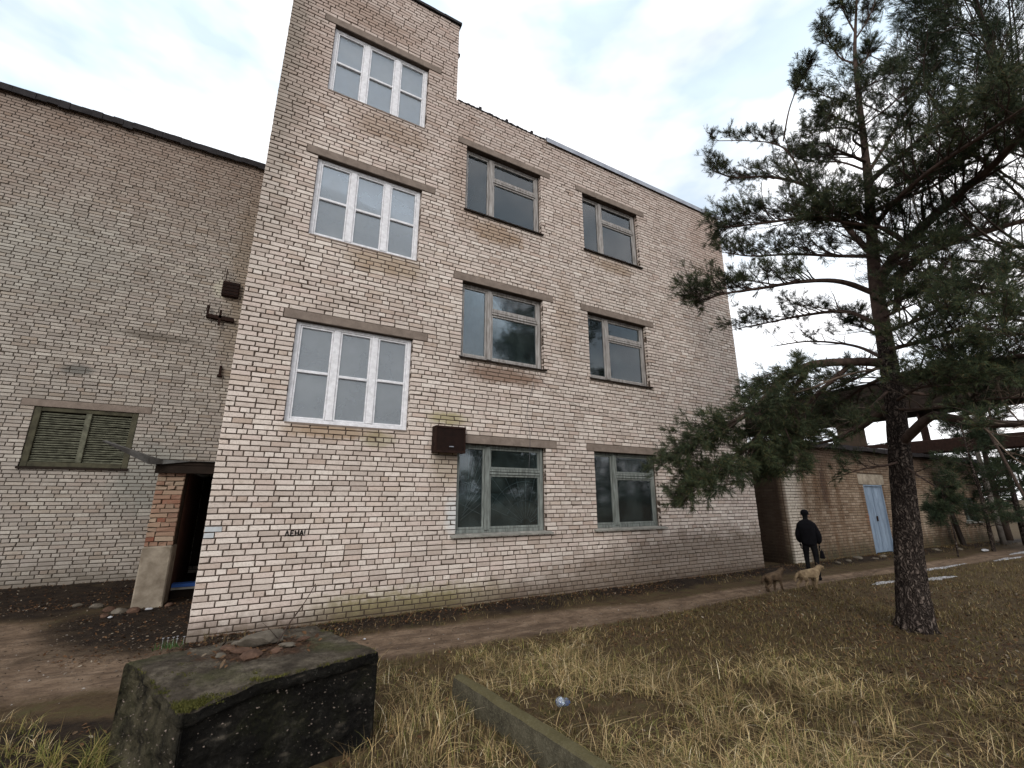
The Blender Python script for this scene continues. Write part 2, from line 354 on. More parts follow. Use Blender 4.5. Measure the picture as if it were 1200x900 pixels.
M['needles'] = leafy('pine needles', [(0.0, (0.022, 0.032, 0.021)), (0.4, (0.044, 0.060, 0.032)), (0.75, (0.072, 0.088, 0.040)), (0.93, (0.10, 0.095, 0.04)), (1.0, (0.16, 0.10, 0.05))])
M['needles_dark'] = leafy('dark conifer needles', [(0.0, (0.016, 0.026, 0.017)), (0.5, (0.03, 0.044, 0.024)), (1.0, (0.06, 0.07, 0.03))])
M['grass'] = leafy('dry and green grass', [(0.0, (0.07, 0.046, 0.024)), (0.2, (0.34, 0.235, 0.11)), (0.42, (0.56, 0.42, 0.22)), (0.55, (0.11, 0.075, 0.038)), (0.68, (0.08, 0.09, 0.028)), (0.84, (0.24, 0.225, 0.07)), (0.95, (0.52, 0.41, 0.23)), (1.0, (0.70, 0.60, 0.42))])
M['turf'] = leafy('matted brown turf', [(0.0, (0.05, 0.032, 0.016)), (0.35, (0.15, 0.098, 0.046)), (0.55, (0.072, 0.068, 0.020)), (0.75, (0.125, 0.105, 0.034)), (0.92, (0.24, 0.175, 0.085)), (1.0, (0.46, 0.37, 0.22))])
M['leaf'] = leafy('fallen leaves', [(0.0, (0.035, 0.018, 0.010)), (0.4, (0.085, 0.042, 0.02)), (0.7, (0.14, 0.075, 0.035)), (0.93, (0.10, 0.075, 0.05)), (1.0, (0.30, 0.26, 0.20))])
M['moss'] = leafy('yellow green moss', [(0.0, (0.035, 0.037, 0.010)), (0.6, (0.07, 0.068, 0.016)), (1.0, (0.12, 0.11, 0.026))])

def glass_mat(name, tintc, refl_rough=0.03, dirt=0.25, dirtc=(0.25, 0.26, 0.25), low=0.25):
    m = bpy.data.materials.new(name); m.use_nodes = True; t = m.node_tree; t.nodes.clear(); n = t.nodes.new; l = t.links.new
    o = n('ShaderNodeOutputMaterial'); tr = n('ShaderNodeBsdfTransparent'); tr.inputs[0].default_value = (*tintc, 1)
    gl = n('ShaderNodeBsdfGlossy'); gl.inputs['Roughness'].default_value = refl_rough; gl.inputs['Color'].default_value = (0.9, 0.95, 1, 1)
    fr = n('ShaderNodeFresnel'); fr.inputs[0].default_value = 1.7
    di = n('ShaderNodeBsdfDiffuse'); di.inputs[0].default_value = (*dirtc, 1)
    g = n('ShaderNodeNewGeometry'); nz = n('ShaderNodeTexNoise'); nz.inputs['Scale'].default_value = 2.5; nz.inputs['Detail'].default_value = 6
    l(g.outputs['Position'], nz.inputs['Vector'])
    bp = n('ShaderNodeBump'); bp.inputs['Strength'].default_value = 0.06; bp.inputs['Distance'].default_value = 0.01; l(nz.outputs[0], bp.inputs['Height'])
    l(bp.outputs[0], gl.inputs['Normal'])
    mr = n('ShaderNodeMapRange'); mr.inputs[1].default_value = 0.42; mr.inputs[2].default_value = 0.75; mr.inputs[3].default_value = dirt*low; mr.inputs[4].default_value = dirt
    l(nz.outputs[0], mr.inputs[0])
    m1 = n('ShaderNodeMixShader'); l(mr.outputs[0], m1.inputs[0]); l(tr.outputs[0], m1.inputs[1]); l(di.outputs[0], m1.inputs[2])
    m2 = n('ShaderNodeMixShader'); l(fr.outputs[0], m2.inputs[0]); l(m1.outputs[0], m2.inputs[1]); l(gl.outputs[0], m2.inputs[2])
    l(m2.outputs[0], o.inputs[0]); return m
M['glass'] = glass_mat('window glass', (0.82, 0.87, 0.90), 0.04, 0.12)
M['glass_milky'] = glass_mat('milky window glass', (0.86, 0.89, 0.92), 0.3, 0.5, (0.31, 0.335, 0.35), .7)
M['glass_dirty'] = glass_mat('dusty window glass', (0.70, 0.76, 0.78), 0.05, 0.25, (0.12, 0.16, 0.155))
M['plastic'] = glass_mat('clear plastic', (0.9, 0.95, 1.0), 0.1, 0.6, (0.6, 0.65, 0.7))

# ================================================================== GROUND
def seg_dist(x, y, pts, wid):
    """signed: 1 on the path's middle, 0 outside; widths vary along the polyline"""
    best = np.full(np.shape(x), 9.0)
    for (ax, ay), (bx, by), wa, wb in zip(pts[:-1], pts[1:], wid[:-1], wid[1:]):
        dx, dy = bx-ax, by-ay; t = np.clip(((x-ax)*dx+(y-ay)*dy)/(dx*dx+dy*dy), 0, 1)
        d = np.hypot(x-ax-t*dx, y-ay-t*dy)/(wa+(wb-wa)*t); best = np.minimum(best, d)
    return best
PATH = [(-9, 2.0), (-4, 1.6), (-1.6, 0.45), (0.0, -0.75), (2.2, -1.25), (4.0, -1.36), (6.3, -1.52), (7.4, -1.55), (9.8, -1.5), (12.1, -1.45), (14.9, -1.65), (19, -1.85), (23.5, -2.0), (40, -3.0), (80, -6)]
PWID = [2.4, 2.0, 1.5, 0.72, 0.50, 0.48, 0.38, 0.28, 0.25, 0.25, 0.28, 0.35, 0.6, 1.5, 2]
def path_d(x, y): return seg_dist(x, y, PATH, PWID) + 0.20*fbm(x, y, 2.3) + 0.10*fbm(y, x, 9.0)
def gz(x, y):
    x = np.asarray(x, float); y = np.asarray(y, float)
    far = np.clip(np.hypot(x-4, y+2)/30-0.5, 0, 1)
    z = 0.022*fbm(x, y, 1.6) + 0.010*fbm(y, x, 7.0) + 0.25*far*fbm(x, y, 0.12)
    pd = path_d(x, y); z = z - 0.035*np.clip(1.25-pd, 0, 1)*(np.hypot(x, y) < 60)
    bank = np.exp(-((y+0.30)/0.28)**2)*(x > 0.2)*(x < 29)          # soil and litter heaped along the wall foot
    z = z + 0.07*bank*(1+0.5*fbm(x, y, 3.0)) + 0.10*np.exp(-((y-5.1)/0.5)**2)*(x < 0)
    z = z + 0.04*np.exp(-((x-8.6)**2+(y+4.3)**2)/0.35)             # roots lift the soil round the pine
    return z - 0.03
def axis(a, fine0, fine1, b, st):
    left = []; x = fine0; s = st
    while x > a: s *= 1.35; x -= s; left.append(x)
    right = []; x = fine1; s = st
    while x < b: s *= 1.35; x += s; right.append(x)
    return np.array(left[::-1] + list(np.arange(fine0, fine1+st*0.5, st)) + right)
gx = axis(-900, -6, 15, 900, 0.065); gy = axis(-900, -7.2, 5.6, 900, 0.065)
XX, YY = np.meshgrid(gx, gy); ZZ = gz(XX, YY); nx, ny = len(gx), len(gy)
V = np.stack([XX.ravel(), YY.ravel(), ZZ.ravel()], 1)
i, j = np.meshgrid(np.arange(nx-1), np.arange(ny-1)); a = (j*nx+i).ravel()
F = np.stack([a, a+1, a+nx+1, a+nx], 1)
pd = path_d(V[:, 0], V[:, 1]); litter = np.clip(1.3-np.abs(V[:, 1]+0.25)/0.55 + 0.4*fbm(V[:, 0], V[:, 1], 3), 0, 1)*(V[:, 0] > 0)
litter = np.maximum(litter, np.clip(1.6-np.abs(V[:, 1]-4.1)/1.3 + 0.5*fbm(V[:, 0], V[:, 1], 2), 0, 1)*(V[:, 0] < 0.4))
litter = np.maximum(litter, np.clip(1.6-np.hypot((V[:, 0]+0.6)/1.1, (V[:, 1]-1.5)/1.5)/0.95+.3*fbm(V[:, 0], V[:, 1], 2.5), 0, 1))
litter = np.maximum(litter, np.clip((-1.65-.5*(V[:, 0]+1.1)-V[:, 1])*2.5+.5*fbm(V[:, 0], V[:, 1], 2.0), 0, 1)*(V[:, 0] < .3))
pmask = np.clip(1.5-pd, 0, 1)*(1-litter*0.9)
qg = NT('earth'); aP = qg.n('ShaderNodeAttribute'); aP.attribute_name = 'path'; aL = qg.n('ShaderNodeAttribute'); aL.attribute_name = 'litter'
n1 = qg.noise(3.6, 9, 0.72, dist=0.4); n2 = qg.noise(28, 6, 0.7); n3 = qg.noise(0.5, 4)
soil = qg.ramp(n1, [(0.3, (0.028, 0.018, 0.010)), (0.5, (0.066, 0.044, 0.024)), (0.68, (0.062, 0.056, 0.022))])
soil = qg.mix(qg.rng(n2, 0.45, 0.7, 0, 0.6), soil, (0.085, 0.062, 0.038))
dirt = qg.ramp(n1, [(0.3, (0.070, 0.048, 0.033)), (0.5, (0.155, 0.108, 0.073)), (0.72, (0.235, 0.172, 0.122))])
dirt = qg.mix(qg.rng(n2, 0.5, 0.75, 0, 0.6), dirt, (0.06, 0.038, 0.026))
lit = qg.ramp(n1, [(0.35, (0.010, 0.007, 0.006)), (0.65, (0.030, 0.021, 0.014))])
warpn = qg.math('MULTIPLY', qg.math('SUBTRACT', n2, 0.5), 0.9)
c = qg.mix(qg.rng(qg.math('ADD', aP.outputs['Fac'], warpn), 0.25, 0.65), soil, dirt)
c = qg.mix(qg.rng(qg.math('ADD', aL.outputs['Fac'], warpn), 0.25, 0.75), c, lit)
rut = qg.noise(2.2, 6, 0.65, sc=(0.45, 2.6, 1), dist=.8); dirt = qg.mix(qg.rng(rut, 0.5, 0.62, 0, .6), dirt, (0.062, 0.042, 0.030))
c = qg.mix(qg.rng(qg.math('ADD', aP.outputs['Fac'], warpn), 0.25, 0.65), soil, dirt); c = qg.mix(qg.rng(qg.math('ADD', aL.outputs['Fac'], warpn), 0.25, 0.75), c, lit)
qg.bump(rut, 0.8, 0.06); qg.bump(n2, 0.7, 0.02); qg.bump(qg.noise(120, 4, 0.7), 0.5, 0.006)
M['earth'] = qg.done(c, 0.93)
def sub_mesh(name, mask):
    Fm = F[mask]; used, inv = np.unique(Fm, return_inverse=True)
    me = np_mesh(name, V[used], [inv.reshape(-1, 4)], M['earth'], True)
    for nm, arr in (('path', pmask), ('litter', litter)):
        at_ = me.attributes.new(nm, 'FLOAT', 'POINT'); at_.data.foreach_set('value', arr[used].astype(np.float32))
    return tag(link(bpy.data.objects.new(name, me)), kind='structure')
fm = (pd[F].mean(1) < 1.0) & (litter[F].mean(1) < 0.5)
sub_mesh('ground', ~fm); sub_mesh('dirt_path', fm)

# ================================================================== BRICK WALLS
def brick_template(rs, w, h, d):
    """bricks as (n,12,3): 4 back, 4 at full size, 4 inset on the front face; w,h arrays"""
    n = len(w); c = 0.0045
    X = np.stack([-w/2, w/2, w/2, -w/2], 1); Z = np.stack([-h/2, -h/2, h/2, h/2], 1)
    jx = rs.normal(0, 0.0016, (n, 4)); jz = rs.normal(0, 0.0016, (n, 4)); proud = rs.normal(0, 0.0022, (n, 1))
    chip = (rs.random((n, 4)) < 0.05)*rs.uniform(0.003, 0.011, (n, 4))
    sx = np.array([1, -1, -1, 1]); sz = np.array([1, 1, -1, -1])
    V = np.zeros((n, 12, 3))
    V[:, 0:4, 0] = X; V[:, 0:4, 2] = Z; V[:, 0:4, 1] = d[:, None]
    V[:, 4:8, 0] = X + jx + sx*chip; V[:, 4:8, 2] = Z + jz + sz*chip; V[:, 4:8, 1] = c + proud
    V[:, 8:12, 0] = X + jx + sx*(c+chip*1.3); V[:, 8:12, 2] = Z + jz + sz*(c+chip*1.3); V[:, 8:12, 1] = proud + rs.normal(0, 0.0010, (n, 4))
    return V
BF = [(8, 9, 10, 11)] + [(4+k, 4+(k+1) % 4, 8+(k+1) % 4, 8+k) for k in range(4)] + [(k, (k+1) % 4, 4+(k+1) % 4, 4+k) for k in range(4)]
BF = np.array(BF)
class BrickWall:
    """face plane: origin o, along unit vector e (horizontal), bricks run back along inward vector nrm"""
    def __init__(s, o, e, inward, c=0.0786, L=0.2595, z0=0.0, hphase=1, gap=0.0152, seed=1, irregular=0.0):
        s.o = np.array(o, float); s.e = np.array(e, float); s.nr = np.array(inward, float); s.c = c; s.L = L; s.z0 = z0; s.hp = hphase; s.gap = gap
        s.rs = np.random.default_rng(seed); s.B = []; s.irr = irregular
    def fill(s, a0, a1, zb, zt, openings=(), damage=0.004):
        rs = s.rs; i0 = int(math.floor((zb-s.z0)/s.c+1e-6)); i1 = int(math.ceil((zt-s.z0)/s.c-1e-6))
        for i in range(i0, i1):
            za, zc = s.z0+i*s.c, s.z0+(i+1)*s.c; header = (i % 4) == s.hp
            step = s.L/2 if header else s.L
            off = (0.25*s.L if header else (0.5*s.L if i % 2 else 0.0)) + rs.normal(0, 0.006)
            x = a0 - s.L*2 + off; cuts = []
            while x < a1 + step:
                st = step
                if not header and rs.random() < 0.035: st = s.L/2
                cuts.append((x, x+st + rs.normal(0, 0.003))); x = cuts[-1][1]
            holes = [(p[0], p[1]) for p in openings if p[2] < (za+zc)/2 < p[3]]
            row = []
            for (p, q) in cuts:
                parts = [(max(p, a0), min(q, a1))]
                for h0, h1 in holes:
                    nw = []
                    for (u, v) in parts:
                        if h1 <= u or h0 >= v: nw.append((u, v)); continue
                        if u < h0: nw.append((u, h0))
                        if v > h1: nw.append((h1, v))
                    parts = nw
                for (u, v) in parts:
                    if v-u > 0.002: row.append([u, v])
            i_ = 0
            while i_ < len(row):               # slivers join the brick beside them
                u, v = row[i_]
                if v-u < 0.06:
                    if i_ > 0 and abs(row[i_-1][1]-u) < 1e-6: row[i_-1][1] = v; row.pop(i_); continue
                    if i_+1 < len(row) and abs(row[i_+1][0]-v) < 1e-6: row[i_+1][0] = u; row.pop(i_); continue
                i_ += 1
            for (u, v) in row:
                full = abs((v-u)-step) < 0.012
                s.B.append((u, v, za, zc, 1 if (full and not header) else 2 if (full and header) else 0))
        return s
    def place(s, V):
        """local (along, depth, up) -> world"""
        return s.o + V[..., 0:1]*s.e + V[..., 1:2]*s.nr + V[..., 2:3]*np.array([0, 0, 1.0])
    def emit(s, parent, mat, singles=0, vis=None, name='brick', maxsize=None):
        B = np.array([b[:4] for b in s.B]); kind = np.array([b[4] for b in s.B])
        n = len(B); w = B[:, 1]-B[:, 0]-s.gap; h = B[:, 3]-B[:, 2]-s.gap; cx = (B[:, 0]+B[:, 1])/2; cz = (B[:, 2]+B[:, 3])/2
        d = np.full(n, 0.10)
        pick = np.zeros(n, bool)
        if singles:
            P = s.place(np.stack([cx, np.zeros(n), cz], 1)); q = P-CAM; z = q @ _f
            u = 600+FPX*(q @ _r)/z; v = 450-FPX*(q @ _u)/z
            P2 = s.place(np.stack([cx+w/2, np.zeros(n), cz], 1)); q2 = P2-CAM; z2 = q2 @ _f
            u2 = 600+FPX*(q2 @ _r)/z2; v2 = 450-FPX*(q2 @ _u)/z2
            P3 = s.place(np.stack([cx, np.zeros(n), cz+h/2], 1)); q3 = P3-CAM; v3 = 450-FPX*(q3 @ _u)/(q3 @ _f)
            area = np.hypot(u2-u, v2-v)*np.abs(v3-v)
            ok = (kind > 0) & (z > 0.1) & (u > 8) & (u < 1190) & (v > 8) & (v < 890)
            if vis is not None: ok &= vis(P, u, v)
            area = np.where(ok, area, -1); idx = np.argsort(-area)[:singles]; idx = idx[area[idx] > 0]; pick[idx] = True
            protos = {}
            for kd, ln in ((1, s.L), (2, s.L/2)):
                T = brick_template(s.rs, np.full(8, ln-s.gap), np.full(8, s.c-s.gap), np.full(8, 0.10))
                protos[kd] = []
                for t in T:
                    W = t[:, 0:1]*s.e + t[:, 1:2]*s.nr + t[:, 2:3]*np.array([0, 0, 1.0])
                    f = BF if np.cross(s.e, [0, 0, 1.0]) @ s.nr < 0 else BF[:, ::-1]
                    protos[kd].append(np_mesh('brick', W, [f], mat))
            for k in idx:
                me = protos[kind[k]][s.rs.integers(8)]
                o = bpy.data.objects.new(name, me); COL.objects.link(o)
                o.location = (s.place(np.array([cx[k], 0.0, cz[k]]))) - np.array(parent.location if parent else (0, 0, 0)); o.parent = parent
        r = ~pick
        V = brick_template(s.rs, w[r], h[r], d[r])
        V[..., 0] += cx[r][:, None]; V[..., 2] += cz[r][:, None]
        sp = s.rs.random(r.sum()) < 0.006; V[sp, 4:, 1] += s.rs.uniform(0.002, 0.006, (sp.sum(), 1))
        if s.irr: V[:, 4:, :] += s.rs.normal(0, s.irr, V[:, 4:, :].shape); V[:, 4:, 1] += s.rs.normal(0, s.irr*1.5, (len(V), 1))
        W = s.place(V) - np.array(parent.location if parent else (0, 0, 0))
        f = BF if np.cross(s.e, [0, 0, 1.0]) @ s.nr < 0 else BF[:, ::-1]
        Fs = (np.arange(len(W))[:, None, None]*12 + f[None]).reshape(-1, 4)
        o = link(bpy.data.objects.new('brickwork', np_mesh('brickwork', W.reshape(-1, 3), [Fs], mat)), parent)
        return tag(o, kind='stuff')

def slab(x0, x1, z0, z1, yf, yb, openings, mb=None):
    """wall slab facing -y with rectangular openings (x0,x1,z0,z1), reveals included"""
    mb = mb or MB(); xs = sorted({x0, x1} | {v for o in openings for v in o[:2] if x0 < v < x1}); zs = sorted({z0, z1} | {v for o in openings for v in o[2:] if z0 < v < z1})
    solid = {}
    for i in range(len(xs)-1):
        for k in range(len(zs)-1):
            cx, cz = (xs[i]+xs[i+1])/2, (zs[k]+zs[k+1])/2
            solid[i, k] = not any(o[0] < cx < o[1] and o[2] < cz < o[3] for o in openings)
    for (i, k), sld in solid.items():
        if not sld: continue
        a, b, c, d = xs[i], xs[i+1], zs[k], zs[k+1]
        mb.add([(a, yf, c), (b, yf, c), (b, yf, d), (a, yf, d)], [(0, 1, 2, 3)])
        mb.add([(a, yb, c), (b, yb, c), (b, yb, d), (a, yb, d)], [(3, 2, 1, 0)])
        for (di, dk, q) in ((-1, 0, [(a, yf, c), (a, yf, d), (a, yb, d), (a, yb, c)]), (1, 0, [(b, yf, c), (b, yb, c), (b, yb, d), (b, yf, d)]),
                            (0, -1, [(a, yf, c), (a, yb, c), (b, yb, c), (b, yf, c)]), (0, 1, [(a, yf, d), (b, yf, d), (b, yb, d), (a, yb, d)])):
            if not solid.get((i+di, k+dk), False): mb.add(q, [(0, 1, 2, 3)])
    return mb

# ================================================================== MAIN BUILDING
R_, ST = 12.13, 3.334; ZR, ZT = 10.23, 12.373; c_, zo = 0.0786, 0.024
def snap(z): return zo + round((z-zo)/c_)*c_
main = thing('brick_building', 'three storey pale brick building with a raised stair tower at its left end', 'building')
OP = {}
for k, (a, b) in {'W': (0.778, 2.672), 'A': (3.61, 5.487), 'B': (6.73, 8.566)}.items():
    for f, (zb, zt) in ({1: (2.869, 4.496), 2: (6.108, 7.655), 3: (9.169, 10.69)} if k == 'W' else {1: (1.088, 2.682), 2: (4.325, 5.903), 3: (7.547, 9.114)}).items():
        OP[k, f] = (a, b, snap(zb), snap(zt))
LH = 2*c_
lint = {k: (o[0]-0.2, o[1]+0.27, o[3], o[3]+LH) for k, o in OP.items()}
lint['A', 1] = (OP['A', 1][0]+0.06, OP['A', 1][1]+0.27, OP['A', 1][3], OP['A', 1][3]+LH)
ops = list(OP.values()); cut = ops + list(lint.values())
sky_gap = (ST, R_+1, ZR, ZT+1)
big = [(o[0]-0.008, o[1]+0.008, o[2]-0.006, o[3]+0.0) for o in ops]
mbw = slab(0.012, R_-0.012, -0.3, ZT-0.02, 0.012, 0.42, big+[(ST+0.004-0.012, R_+1, ZR-0.02, ZT+1)])
mbw.build('wall', M['mortar'], main)
# the other three walls, roofs and floors
mb = MB(); mb.box(0.012, 0.42, 0.424, 9.4, -0.3, ZT-0.02); mb.box(ST-0.40, ST-0.012, 0.424, 9.4, ZR-0.6, ZT-0.02)
mb.box(R_-0.42, R_-0.012, 0.424, 9.4, -0.3, ZR-0.02); mb.box(0.42, R_-0.42, 9.0, 9.4, -0.3, ZR-0.02); mb.box(0.42, ST-0.4, 9.0, 9.4, ZR, ZT-0.02)
mb.build('rear_wall', M['mortar'], main)
mb = MB()
for z in (0.05, 3.0, 6.2): mb.box(0.425, R_-0.425, 0.425, 8.98, z-0.1, z)
mb.box(3.28, 3.40, 0.43, 8.9, 0.05, ZR-0.3); mb.box(6.1, 6.2, 0.43, 8.9, 0.05, ZR-0.3); mb.box(3.42, 12, 4.4, 4.5, 0.05, ZR-0.3); mb.box(0.43, 3.2, 3.2, 3.3, 0.05, ZT-0.3)
mb.build('interior', M['interior'], main)
mb = MB(); mb.box(ST+0.02, R_-0.43, 0.43, 8.99, ZR-0.35, ZR-0.15); mb.box(0.43, ST-0.42, 0.43, 8.99, ZT-0.35, ZT-0.15); mb.build('roof', M['roofing'], main)
bw = BrickWall((0, 0, 0), (1, 0, 0), (0, 1, 0), c=c_, z0=zo, hphase=1, seed=3)
bw.fill(0.0, R_, zo-2*c_, ZT-0.01, cut+[sky_gap])
bw.emit(main, M['brick'], 300, vis=lambda P, u, v: (v < 745) & (P[:, 2] > 0.35) & ~((P[:, 0] > 3.1) & (P[:, 0] < 3.7) & (P[:, 2] > 2.5) & (P[:, 2] < 3.0)))
b2 = BrickWall((0, 0, 0), (0, 1, 0), (1, 0, 0), c=c_, z0=zo, hphase=1, seed=4); b2.fill(0.11, 9.4, zo-2*c_, ZT-0.01); 
b3 = BrickWall((ST, 0, 0), (0, 1, 0), (-1, 0, 0), c=c_, z0=zo, hphase=1, seed=5); b3.fill(0.11, 5, ZR, ZT-0.01)
b4 = BrickWall((R_, 0, 0), (0, 1, 0), (-1, 0, 0), c=c_, z0=zo, hphase=1, seed=6); b4.fill(0.11, 9.4, zo-2*c_, ZR-0.01)
for b in (b2, b3, b4): b.emit(main, M['brick'])
# two bricks painted pale blue at the left corner, marker writing
for (x0, x1, z0, z1) in ((0.012, 0.205, snap(1.30), snap(1.30)+c_), (0.012, 0.125, snap(1.30)-c_, snap(1.30))):
    MB().box(x0, x1, -0.0115, 0.0, z0+0.008, z1-0.008, j=0.001).build('paint_patch', M['sheet_white'], main)
gm = MB(); gx0, gz0, gs = 0.985, 1.199, 0.076
GL = [[[(0, 0), (.30, .95)], [(.30, .95), (.62, 0)]], [[(.95, 0), (.95, .95)], [(.95, .92), (1.45, .98)], [(.95, .5), (1.35, .53)], [(.95, .03), (1.45, .0)]],
      [[(1.75, 0), (1.72, .95)], [(2.25, 0), (2.25, 1.0)], [(1.75, .5), (2.25, .52)]], [[(2.5, 0), (2.82, 1.0)], [(2.82, 1.0), (3.1, .02)], [(2.62, .38), (3.0, .38)]], [[(3.35, .35), (3.38, 1.05)], [(3.34, 0), (3.35, .10)]]]
for letter in GL:
    for (p_, q_) in letter:
        p2 = np.array(p_)*gs; q2 = np.array(q_)*gs; dd = (q2-p2)/np.linalg.norm(q2-p2); sd_ = np.array([-dd[1], dd[0]])*.0078
        c4 = [p2-sd_-dd*.003, q2-sd_+dd*.003, q2+sd_+dd*.003, p2+sd_-dd*.003]
        gm.add([(gx0+c[0], y_, gz0+c[1]) for y_ in (-.0105, -.0085) for c in c4], [(0, 1, 2, 3), (7, 6, 5, 4), (0, 4, 5, 1), (1, 5, 6, 2), (2, 6, 7, 3), (3, 7, 4, 0)])
gm.build('graffiti', M['ink'], main)
for k, l in lint.items():
    MB().box(l[0]+0.004, l[1]-0.004, -0.012, 0.16, l[2]+0.002, l[3]-0.006, j=0.002).build('lintel', M['concrete'], main, bevel=0.006)

def plate(x0, x1, z0, z1, y, th=0.004, j=0.0):
    m = MB(); m.box(x0, x1, y, y+th, z0, z1)
    if j:
        s1, s2 = random.uniform(-j, j), random.uniform(-j, j); cx, cz = (x0+x1)/2, (z0+z1)/2
        m.v = [(p[0], p[1]+(p[0]-cx)*s1+(p[2]-cz)*s2, p[2]) for p in m.v]
    return m
def sill(parent, o, mat, ext=0.06, out=0.06, drop=0.03):
    return MB().box(o[0]-ext, o[1]+ext, -out, 0.07, o[2]-0.022, o[2]+0.006, fn=lambda p: (p[0], p[1], p[2]-(drop if p[1] < 0 else 0))).build('sill', mat, parent)

def white_window(f):
    a, b, z0, z1 = OP['W', f]; y = 0.085; m = M['white_paint']; t = 0.07
    fr = MB(); fr.box(a, a+t, y, y+0.09, z0, z1); fr.box(b-t, b, y, y+0.09, z0, z1); fr.box(a+t, b-t, y+0.002, y+0.09, z1-0.055, z1); fr.box(a+t, b-t, y+0.002, y+0.09, z0, z0+0.065)
    W = fr.build('window', m, main, bevel=0.006)
    w3 = (b-a-2*t-2*0.115)/3; x = a+t; zm = z0+0.065+(z1-z0-0.12)*0.50
    for i in range(3):
        xa, xb = x, x+w3; s = 0.028
        cs = MB(); yy = y+0.012
        for (p, q, r, v) in ((xa+.003, xa+s, z0+0.068, z1-0.058), (xb-s, xb-.003, z0+0.068, z1-0.058)): cs.box(p, q, yy, yy+0.05, r, v)
        cs.box(xa+s, xb-s, yy+.001, yy+0.05, z1-0.058-s, z1-0.058); cs.box(xa+s, xb-s, yy+.001, yy+0.05, z0+0.068, z0+0.068+s)
        cs.build('casement', m, W, bevel=0.004)
        dz = -0.02 if i == 1 else 0.0
        MB().box(xa+s, xb-s, yy-0.008, yy+0.055, zm-0.022+dz, zm+0.024+dz).build('glazing_bar', m, W, bevel=0.006)
        plate(xa+s, xb-s, z0+0.096, zm-0.022+dz, yy+0.03, j=0.008).build('pane', M['glass_milky'], W)
        plate(xa+s, xb-s, zm+0.024+dz, z1-0.086, yy+0.03, j=0.008).build('pane', M['glass_milky'], W)
        cu = M['sheet_dim'] if f == 1 else M['sheet_white']
        cm = MB(); n = 14; top = z1-0.10 if f < 3 else z1-0.10-(0.04, 0.10, 0.16)[i]
        for k in range(n+1):
            xx = xa+0.01+(w3-0.02)*k/n; d_ = 0.003*math.sin(k*1.9+i)+0.002*random.random()
            cm.v += [(xx, yy+0.085+d_, z0+0.08), (xx, yy+0.085+d_*0.7, top)]; cm.n += 2
            if k: cm.f.append((2*k-2, 2*k, 2*k+1, 2*k-1))
        cm.build('curtain', cu, W, smooth=True)
        if i < 2: MB().box(xb, xb+0.115, y-0.004, y+0.10, z0+0.066, z1-0.056).build('mullion', m, W, bevel=0.012)
        x = xb+0.115
    return W
for f in (1, 2, 3): white_window(f)

